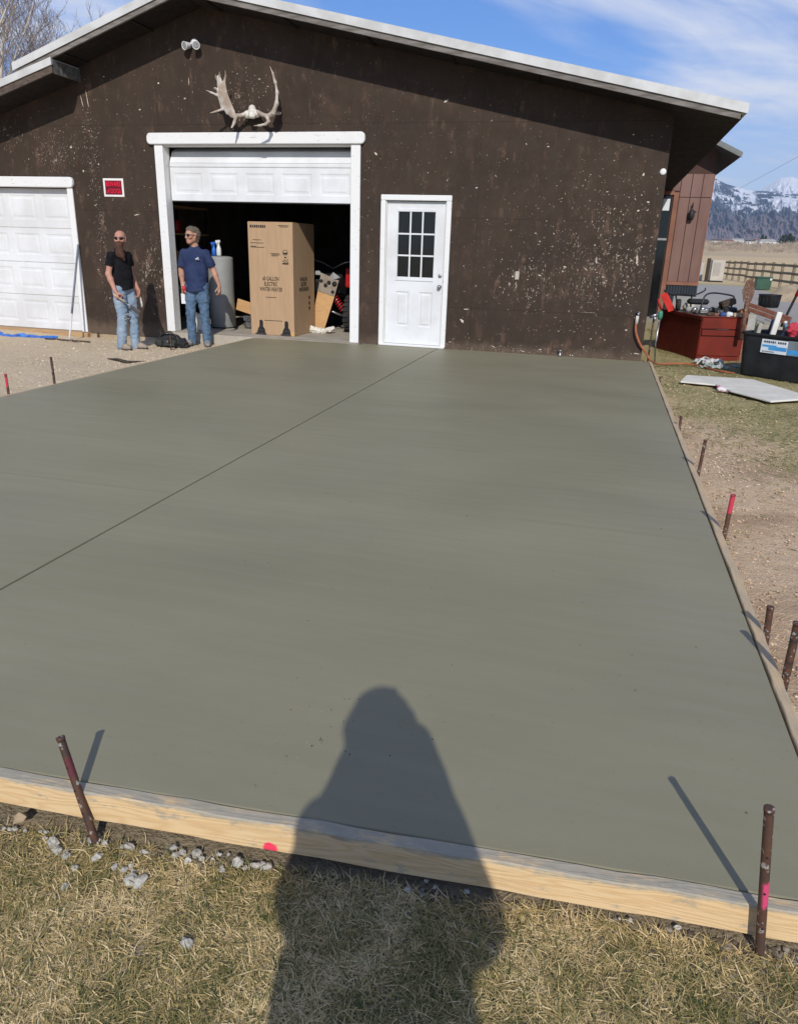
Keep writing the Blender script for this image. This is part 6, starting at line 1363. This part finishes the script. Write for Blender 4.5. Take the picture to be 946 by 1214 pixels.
# ================================================================== YARD BEHIND AND FENCE
fe = empty('rail_fence', (10.5, 38, -.1), label='weathered grey-brown three-rail timber fence running away along the field', cat='fence')
FW = simple('weathered_fence_wood', (.24, .195, .125), (.17, .135, .09), 5, .9, bump=.3, coords='pos')
fl_ = lambda Y_: 10.0 + (54 - Y_) * .03
ys = np.arange(20, 56.1, 2.4); pm = MB(); pm.box((-.07, -.07, -.2), (.07, .07, 1.36)); p0 = pm.build('post', FW, fe, .008); p0.data.transform(Matrix.Identity(4))
p0.data.transform(Matrix.Translation(fe.location)); rm = MB(); rm.box((-.022, -1.2, -.065), (.022, 1.2, .065)); r0 = rm.build('rail', FW, fe); r0.data.transform(Matrix.Translation(fe.location))
for i, y in enumerate(ys):
    gz = float(ground_z(np.array(fl_(y)), np.array(y)))
    o = p0 if i == 0 else p0.copy()
    if i: COL.objects.link(o); o.parent = fe
    o.location = Vector((fl_(y), y, gz)) - fe.location; o.rotation_euler = (0, random.uniform(-.03, .03), 0)
    if i == len(ys) - 1: continue
    for j, z in enumerate((.40, .82, 1.22)):
        o = r0 if i == 0 and j == 0 else r0.copy()
        if not (i == 0 and j == 0): COL.objects.link(o); o.parent = fe
        o.location = Vector((fl_(y + 1.2) - .08, y + 1.2, gz + z + random.uniform(-.015, .015))) - fe.location; o.rotation_euler = (random.uniform(-.008, .008), 0, math.atan2(.03, 1))
uc = empty('utility_cabinet', (8.05, 44, -.1), label='beige ribbed utility cabinet on the gravel at the near end of the fence', cat='utility cabinet')
BEI = simple('beige_enamel', (.50, .45, .38), (.44, .40, .34), 3, .6)
part('cabinet_body', BEI, uc, lambda mb: mb.box((7.62, 43.8, -.02), (8.42, 44.6, 1.28)), .02); part('base_plate', INK, uc, lambda mb: mb.box((7.6, 43.78, -.12), (8.44, 44.62, -.022)))
for k in range(6): part('vent_rib', simple('grey_rib', (.33, .31, .28), (.3, .28, .25), 5, .6), uc, lambda mb: mb.box((7.74 + k * .075, 43.775, .3), (7.76 + k * .075, 43.799, 1.12)))
loose('gate_post', simple('dark_brown_post', (.06, .042, .032), (.045, .032, .025), 4, .85), lambda mb: mb.box((7.32, 44, -.2), (7.54, 44.2, 1.38)), 'dark square post just left of the beige utility cabinet', 'post', .01)
pf = empty('pale_fence', (6.9, 46, -.1), label='pale panel fence between the timber house and the dark post', cat='fence')
for k in range(5): part('fence_panel', simple('pale_panel', (.46, .43, .39), (.4, .37, .33), 4, .8), pf, lambda mb: mb.box((5.9 + k * .3, 46, -.1), (6.17 + k * .3, 46.05, 1.1 - .02 * (k % 2))))
gb = empty('green_utility_box', (8.85, 32.6, -.1), label='dark green utility box on the gravel in front of the fence', cat='utility box')
GRN = simple('utility_green', (.045, .105, .065), (.035, .085, .052), 3, .5)
part('box_body', GRN, gb, lambda mb: mb.box((8.5, 32.3, -.06), (9.2, 32.95, .50)), .02); part('box_lid', GRN, gb, lambda mb: mb.box((8.47, 32.27, .502), (9.23, 32.98, .57)), .015); part('warning_sticker', DOORW, gb, lambda mb: mb.box((9.1, 32.262, .40), (9.2, 32.268, .50)))
bn = empty('black_stock_tank', (6.25, 16.7, -.1), label='open black stock tank standing on the gravel behind the brown planks', cat='stock tank')
part('tank_wall', BLK2, bn, lambda mb: mb.lathe([(.26, 0), (.30, .02), (.335, .36), (.36, .40), (.36, .42), (.33, .42), (.29, .06)], (6.25, 16.7, -.1), 28))
for k in range(9):
    a = math.pi * (1 + k / 8.); part('rib', BLK2, bn, lambda mb: mb.tube([(6.25 + .305 * math.cos(a), 16.7 + .305 * math.sin(a), -.06), (6.25 + .335 * math.cos(a), 16.7 + .335 * math.sin(a), .24)], .012, 6))
def mound(name, c, rx, ry, h, mat, label):
    n, m = 28, 12; V = [(c[0], c[1], c[2] + h)]; F = []
    for i in range(1, m + 1):
        r = i / m
        for j in range(n):
            a = 2 * math.pi * j / n; nz_ = mnoise.noise(Vector((math.cos(a) * r * 3 + c[0], math.sin(a) * r * 3, 1))); V.append((c[0] + rx * r * math.cos(a) * (1 + .15 * nz_), c[1] + ry * r * math.sin(a), c[2] + h * (math.cos(r * math.pi) * .5 + .5) * (1 + .35 * nz_) - .05 * r))
    for j in range(n): F.append((0, 1 + j, 1 + (j + 1) % n))
    for i in range(m - 1):
        for j in range(n): F.append((1 + i * n + j, 1 + (i + 1) * n + j, 1 + (i + 1) * n + (j + 1) % n, 1 + i * n + (j + 1) % n))
    mb = MB(); mb.add(V, F, True); o = mb.build(name, mat); return tag(o, label, kind='structure')
mound('dirt_mound', (8.1, 22.0, -.12), 1.7, 1.6, .62, simple('tan_dirt', (.42, .33, .22), (.33, .25, .165), 5, .95, bump=.7, bscale=14, coords='pos'), 'tan dirt mound on the gravel in front of the fence')
ml = empty('digging_bar', at_y(938, 372, 1.9), label='dark leaning tool handle with a red top at the right edge of the frame', cat='tool')
a, b = at_y(934, 371, 2.4), at_y(947, 345, 2.4); c_ = at_y(926, 388, 2.4)
part('handle', BLACK, ml, lambda mb: mb.tube([(c_.x, c_.y, c_.z), a, b, b + (b - a) * .4], .02, 8)); part('red_grip', REDP, ml, lambda mb: mb.tube([b + (a - b) * .25, b + (b - a) * .35], .026, 8))

# power cable
pts = [Vector((-16, 60, 5.5)) + Vector((60, -24, 8)) * k / 30 + Vector((0, 0, -.9 * math.sin(math.pi * k / 30))) for k in range(31)]
A = CP + (RIGHT * ((946 - CX) / FPX) + UP * ((CY - 186) / FPX) + FWD) * 34; B_ = CP + (RIGHT * ((880 - CX) / FPX) + UP * ((CY - 222) / FPX) + FWD) * 46
pts = [A + (B_ - A) * t_ + Vector((0, 0, 0)) for t_ in np.linspace(-1.5, 3.0, 30)]
mb = MB(); mb.tube(pts, .008, 5); o = mb.build('power_cable', simple('grey_cable', (.2, .2, .21), (.2, .2, .21), 2, .6)); tag(o, 'thin grey overhead cable crossing the sky above the snowy mountains', 'cable')

# ================================================================== BARE TREES
BARK = simple('pale_bark', (.55, .48, .40), (.40, .34, .28), 3, .9, bump=.4, bscale=12, stretch=(1, 1, .4), coords='pos'); TWIG = simple('grey_brown_twig', (.30, .245, .21), (.22, .175, .15), 3, .9, coords='pos')
def tree(base, H, seed, label, lean=0):
    r4 = random.Random(seed); root = empty('bare_tree', base, label=label, cat='tree', group='bare trees behind the garage')
    tk = MB(); tw_ = MB(); buds = []
    def grow(p, d_, L, r, lev):
        n = 5 if lev < 2 else 3; pts = [p]; q_ = p.copy(); dd_ = d_.copy()
        for k in range(n):
            dd_ = (dd_ + Vector((r4.gauss(0, .09), r4.gauss(0, .09), .10 + r4.gauss(0, .05)))).normalized(); q_ = q_ + dd_ * L / n; pts.append(q_.copy())
        rr = [r * (1 - .62 * k / n) for k in range(n + 1)]
        (tk if lev < 2 else tw_).tube(pts, rr, 8 if lev < 2 else (4 if lev < 4 else 3), False)
        if lev >= 5:
            return
        kids = {0: 7, 1: 5, 2: 4, 3: 4, 4: 3}[lev]
        for k in range(kids):
            t_ = (.28 if lev == 0 else .2) + .78 * (k + r4.random() * .8) / kids; t_ = min(t_, 1); i = min(int(t_ * n), n - 1); f_ = t_ * n - i; s_ = pts[i].lerp(pts[i + 1], f_)
            ax = Vector((r4.gauss(0, 1), r4.gauss(0, 1), r4.gauss(0, .25))).normalized(); nd = (d_ * .75 + ax * (.62 if lev < 2 else .8) + Vector((0, 0, .28))).normalized()
            grow(s_, nd, L * r4.uniform(.42, .62) * (1.1 if lev == 0 else 1), max(rr[i] * .55, .006), lev + 1)
    b = Vector(base)
    for k in range(3):
        a = 2.1 * k + seed; grow(b + Vector((.12 * math.cos(a), .12 * math.sin(a), -.2)), Vector((.22 * math.cos(a) + lean, .22 * math.sin(a), 1)).normalized(), H * (.72 - .08 * k), .10 - .012 * k, 0)
    tk.build('trunk', BARK, root); tw_.build('crown', TWIG, root)
    return root
tree((-16.2, 8.5, -.1), 10.5, 3, 'tall bare tree with pale stems behind the low left roof')
tree((-24.5, 16, -.1), 11.5, 5, 'second bare tree farther left behind the low roof, partly out of the frame')

# ================================================================== FAR FIELD, BRUSH, HOUSES, MOUNTAINS
BR = attrmat('far_brush_mat', [(.26, .20, .155), (.36, .29, .22), (.44, .36, .27), (.20, .17, .125)])
nb = 3400; az = rng.uniform(R(-24), R(34), nb); dist = 240 + 1900 * rng.uniform(0, 1, nb) ** 1.6; x = CP.x + dist * np.sin(az); y = CP.y + dist * np.cos(az)
K = 60; V = []; T = []
s_ = (rng.uniform(.8, 2.0, nb) * np.clip(dist / 600, .4, 1))[:, None]; cx_ = x[:, None] + rng.normal(0, 1, (nb, K)) * s_ * 1.3; cy_ = y[:, None] + rng.normal(0, 1, (nb, K)) * s_ * .8; cz_ = ground_z(x, y)[:, None] + np.abs(rng.normal(0, .55, (nb, K))) * s_
th = rng.uniform(0, 6.28, (nb, K)); w_ = s_ * rng.uniform(.03, .10, (nb, K)) * (1 + dist / 900)[:, None]; h_ = s_ * rng.uniform(.3, 1.1, (nb, K))
V = np.stack([np.stack([cx_ - w_ * np.cos(th), cy_ - w_ * np.sin(th), cz_], -1), np.stack([cx_ + w_ * np.cos(th), cy_ + w_ * np.sin(th), cz_], -1), np.stack([cx_ + .2 * w_, cy_, cz_ + h_], -1)], 2).reshape(-1, 3)
T = np.arange(len(V)).reshape(-1, 3); o = np_mesh('far_brush', V, T, BR, None, np.repeat(rng.uniform(0, 1, nb), K * 3)); tag(o, 'brown winter brush and hedgerows spread over the far fields', kind='stuff')
roofs = [simple('far_roof_dark', (.10, .09, .085), (.08, .07, .065), 1, .8), simple('far_roof_red', (.26, .12, .09), (.2, .1, .08), 1, .8), simple('far_roof_grey', (.36, .36, .36), (.3, .3, .3), 1, .6)]
hs = ((848, 291, 900, .8, 'far white house with a dark roof just right of the timber house'), (862, 292.5, 760, .7, 'far pale house left of the middle of the distant field'), (873, 289.5, 1150, 1.1, 'long far white shed under the mountain foot'), (889, 290, 1050, .8, 'far white house above the middle of the rail fence'), (900, 288, 1350, 1.2, 'far white barn at the foot of the mountains'), (908, 293, 720, .9, 'long pale farm shed above the green utility box'), (917, 291, 980, .7, 'far pale house left of the dark tree row'), (938, 291, 900, .8, 'far white house right of the dark tree row'), (928, 288.5, 1300, .9, 'far pale house behind the dark tree row'))
for k, (px_, py_, D, s2, lab_) in enumerate(hs):
    d2 = RIGHT * ((px_ - CX) / FPX) + UP * ((CY - py_) / FPX) + FWD; P = CP + d2 * (D / Vector((d2.x, d2.y)).length); gz = float(ground_z(np.array(P.x), np.array(P.y)))
    h = empty('far_house', (P.x, P.y, gz), label=lab_, cat='house', group='far houses on the plain'); W2, D2, H2 = 7 * s2, 5 * s2, 3.2 * s2
    part('wall', DOORW, h, lambda mb: mb.box((P.x - W2, P.y - D2, gz - 1), (P.x + W2, P.y + D2, gz + H2)))
    part('roof', roofs[k % 3], h, lambda mb: mb.prism([(P.x - W2 - .4, gz + H2), (P.x + W2 + .4, gz + H2), (P.x + W2 - 1.5, gz + H2 + 2 * s2), (P.x - W2 + 1.5, gz + H2 + 2 * s2)], P.y - D2 - .4, P.y + D2 + .4))
    for dx in (-.55, .1, .6): part('window', INK, h, lambda mb: mb.box((P.x + W2 * dx - .5, P.y - D2 - .06, gz + 1.1 * s2), (P.x + W2 * dx + .5, P.y - D2 - .01, gz + 2.2 * s2)))
EVG = simple('far_evergreen', (.035, .05, .032), (.02, .032, .022), .5, .9, coords='pos')
for k, (px_, hgt) in enumerate(((902, 9), (906, 8), (925.5, 9), (928.5, 10), (931, 8), (934, 11), (936.5, 9), (939.5, 8))):
    d2 = RIGHT * ((px_ - CX) / FPX) + UP * ((CY - 292) / FPX) + FWD; P = CP + d2 * (840 / Vector((d2.x, d2.y)).length); gz = float(ground_z(np.array(P.x), np.array(P.y)))
    t2 = empty('far_tree', (P.x, P.y, gz), label='dark evergreen in the distant row on the plain', cat='tree', group='dark evergreens in the far row')
    part('trunk', BARK, t2, lambda mb: mb.tube([(P.x, P.y, gz - .5), (P.x, P.y, gz + hgt * .4)], .3, 6))
    def crown(mb):
        r5 = random.Random(k)
        for i in range(90):
            t_ = r5.random() ** .8; rr = hgt * .34 * (1 - t_ * .85) * r5.uniform(.5, 1); a = r5.uniform(0, 6.28); c = Vector((P.x + rr * math.cos(a), P.y + rr * math.sin(a), gz + hgt * (.12 + .86 * t_))); u_ = Vector((r5.gauss(0, 1), r5.gauss(0, 1), r5.gauss(0, .6))).normalized() * hgt * .1; w2 = u_.orthogonal().normalized() * hgt * .07
            mb.add([c - u_, c + w2, c + u_, c - w2], [(0, 1, 2, 3)])
    part('crown', EVG, t2, crown)
def mat_mtn():
    m, t = newmat('snowy_forested_mountain'); p = t.pos(); x, y, z = t.xyz(p)
    n1 = t.noise(p, .0022, 7, .62); n2 = t.noise(t.scale(p, (1, 1, .75)), .015, 7, .66, .8); n3 = t.noise(t.scale(p, (1, 1, .8)), .0048, 3, .5)
    geo = t.n('ShaderNodeNewGeometry').outputs['Normal']; nx_, ny_, nz2 = t.xyz(geo)
    hazed_forest = t.mix(n2, (.026, .046, .072), (.055, .08, .105)); hazed_grass = t.mix(n1, (.24, .18, .16), (.16, .145, .15))  # blue of distant haze is mixed into the forest and lower slope colours
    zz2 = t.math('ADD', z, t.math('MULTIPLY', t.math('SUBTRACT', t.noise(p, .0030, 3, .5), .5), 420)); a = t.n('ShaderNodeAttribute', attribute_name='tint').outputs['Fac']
    col = t.mix(t.ramp(zz2, 185, 300), hazed_grass, hazed_forest)
    sn = t.math('ADD', t.math('MULTIPLY', a, .42), t.math('ADD', t.math('ADD', t.math('MULTIPLY', n2, .6), t.math('MULTIPLY', n3, .75)), t.math('MULTIPLY', z, .00042)))
    lowcut = t.ramp(zz2, 215, 320)
    col = t.mix(t.math('MULTIPLY', t.ramp(sn, .97, 1.04), lowcut), col, (.74, .76, .80))
    t.out(col, .95, 0, None, .1); return m
MTN = mat_mtn()
def ridge(name, r0, r1, azs, els, base_el, seed, label, snow=0.0):
    nt = 110; A = np.radians(np.concatenate([np.linspace(-62, -2, 160), np.linspace(-1.8, 20, 720), np.linspace(20.3, 62, 130)])); na = len(A); Tt = np.linspace(0, 1, nt); V = []; tn = []
    rg = np.array([sum(mnoise.noise(Vector((a * f, seed, 0))) * w2 for f, w2 in ((14, .32), (37, .2), (90, .12), (210, .05))) for a in A])
    el = np.interp(np.degrees(A), azs, els) + rg * .28
    for i, a in enumerate(A):
        for t_ in Tt:
            u = a * 105; e = base_el + (el[i] - base_el) * t_ ** 1.15
            q_ = Vector((u * .8 + .30 * mnoise.noise(Vector((u * .3, t_ * 2.2, seed))) + .12 * mnoise.noise(Vector((u * .9, t_ * 4, seed))) + t_ * .9, t_ * 2.6, seed)); rdg = 1 - abs(mnoise.noise(q_)) * 2; r2 = 1 - abs(mnoise.noise(q_ * 2.7)) * 2; r3_ = 1 - abs(mnoise.noise(q_ * 6.3)) * 2
            v = .42 * rdg + .34 * r2 + .24 * r3_
            r = r0 + (r1 - r0) * t_ - 420 * v * math.sin(math.pi * min(t_ * 1.0, 1)) * (r1 - r0) / 2200
            e2 = e + .16 * v * math.sin(math.pi * t_)
            V.append((CP.x + r * math.sin(a), CP.y + r * math.cos(a), CP.z + r * math.tan(R(e2)) - (6 if t_ == 0 else 0))); tn.append(max(0, min(1, .62 - .5 * v + snow)))
    ii = np.arange(na * nt).reshape(na, nt); Qm = np.stack([ii[:-1, :-1], ii[1:, :-1], ii[1:, 1:], ii[:-1, 1:]], -1).reshape(-1, 4)
    o = np_mesh(name, np.array(V), Qm, MTN, None, np.array(tn), smooth=True); return tag(o, label, kind='structure')
ridge('mountains', 4300, 6400, [-62, -30, -10, 0, 4, 6.2, 7, 8.3, 9.2, 10.4, 12, 16, 25, 40, 62], [3.0, 3.6, 4.2, 4.6, 5.3, 5.0, 4.65, 4.35, 4.25, 4.2, 3.95, 4.3, 3.8, 3.2, 2.8], .95, 1.7, 'dark forested mountain front coloured haze blue with snow in its gullies')
ridge('snowy_peaks', 7600, 8700, [-62, -20, 0, 6, 8.6, 9.4, 10.2, 10.8, 11.6, 13, 20, 62], [3, 3.5, 4, 3.6, 3.8, 4.45, 4.95, 5.05, 4.85, 4.9, 4.2, 3], 2.0, 6.3, 'bright snowy peaks rising behind the mountain front', .9)
# air: one even box of thin haze round everything
hb = MB(); hb.box((-9600, -1100, -1.6), (9600, 9800, 1150)); m, t = newmat('thin_haze'); vol = t.n('ShaderNodeVolumePrincipled', {'Color': (.56, .72, 1.0, 1), 'Density': .00008, 'Anisotropy': .0}); oo = t.n('ShaderNodeOutputMaterial'); t.t.links.new(vol.outputs[0], oo.inputs['Volume'])
o = hb.build('haze', m); tag(o, 'thin blue haze in the air over the plain and the mountains', kind='stuff')
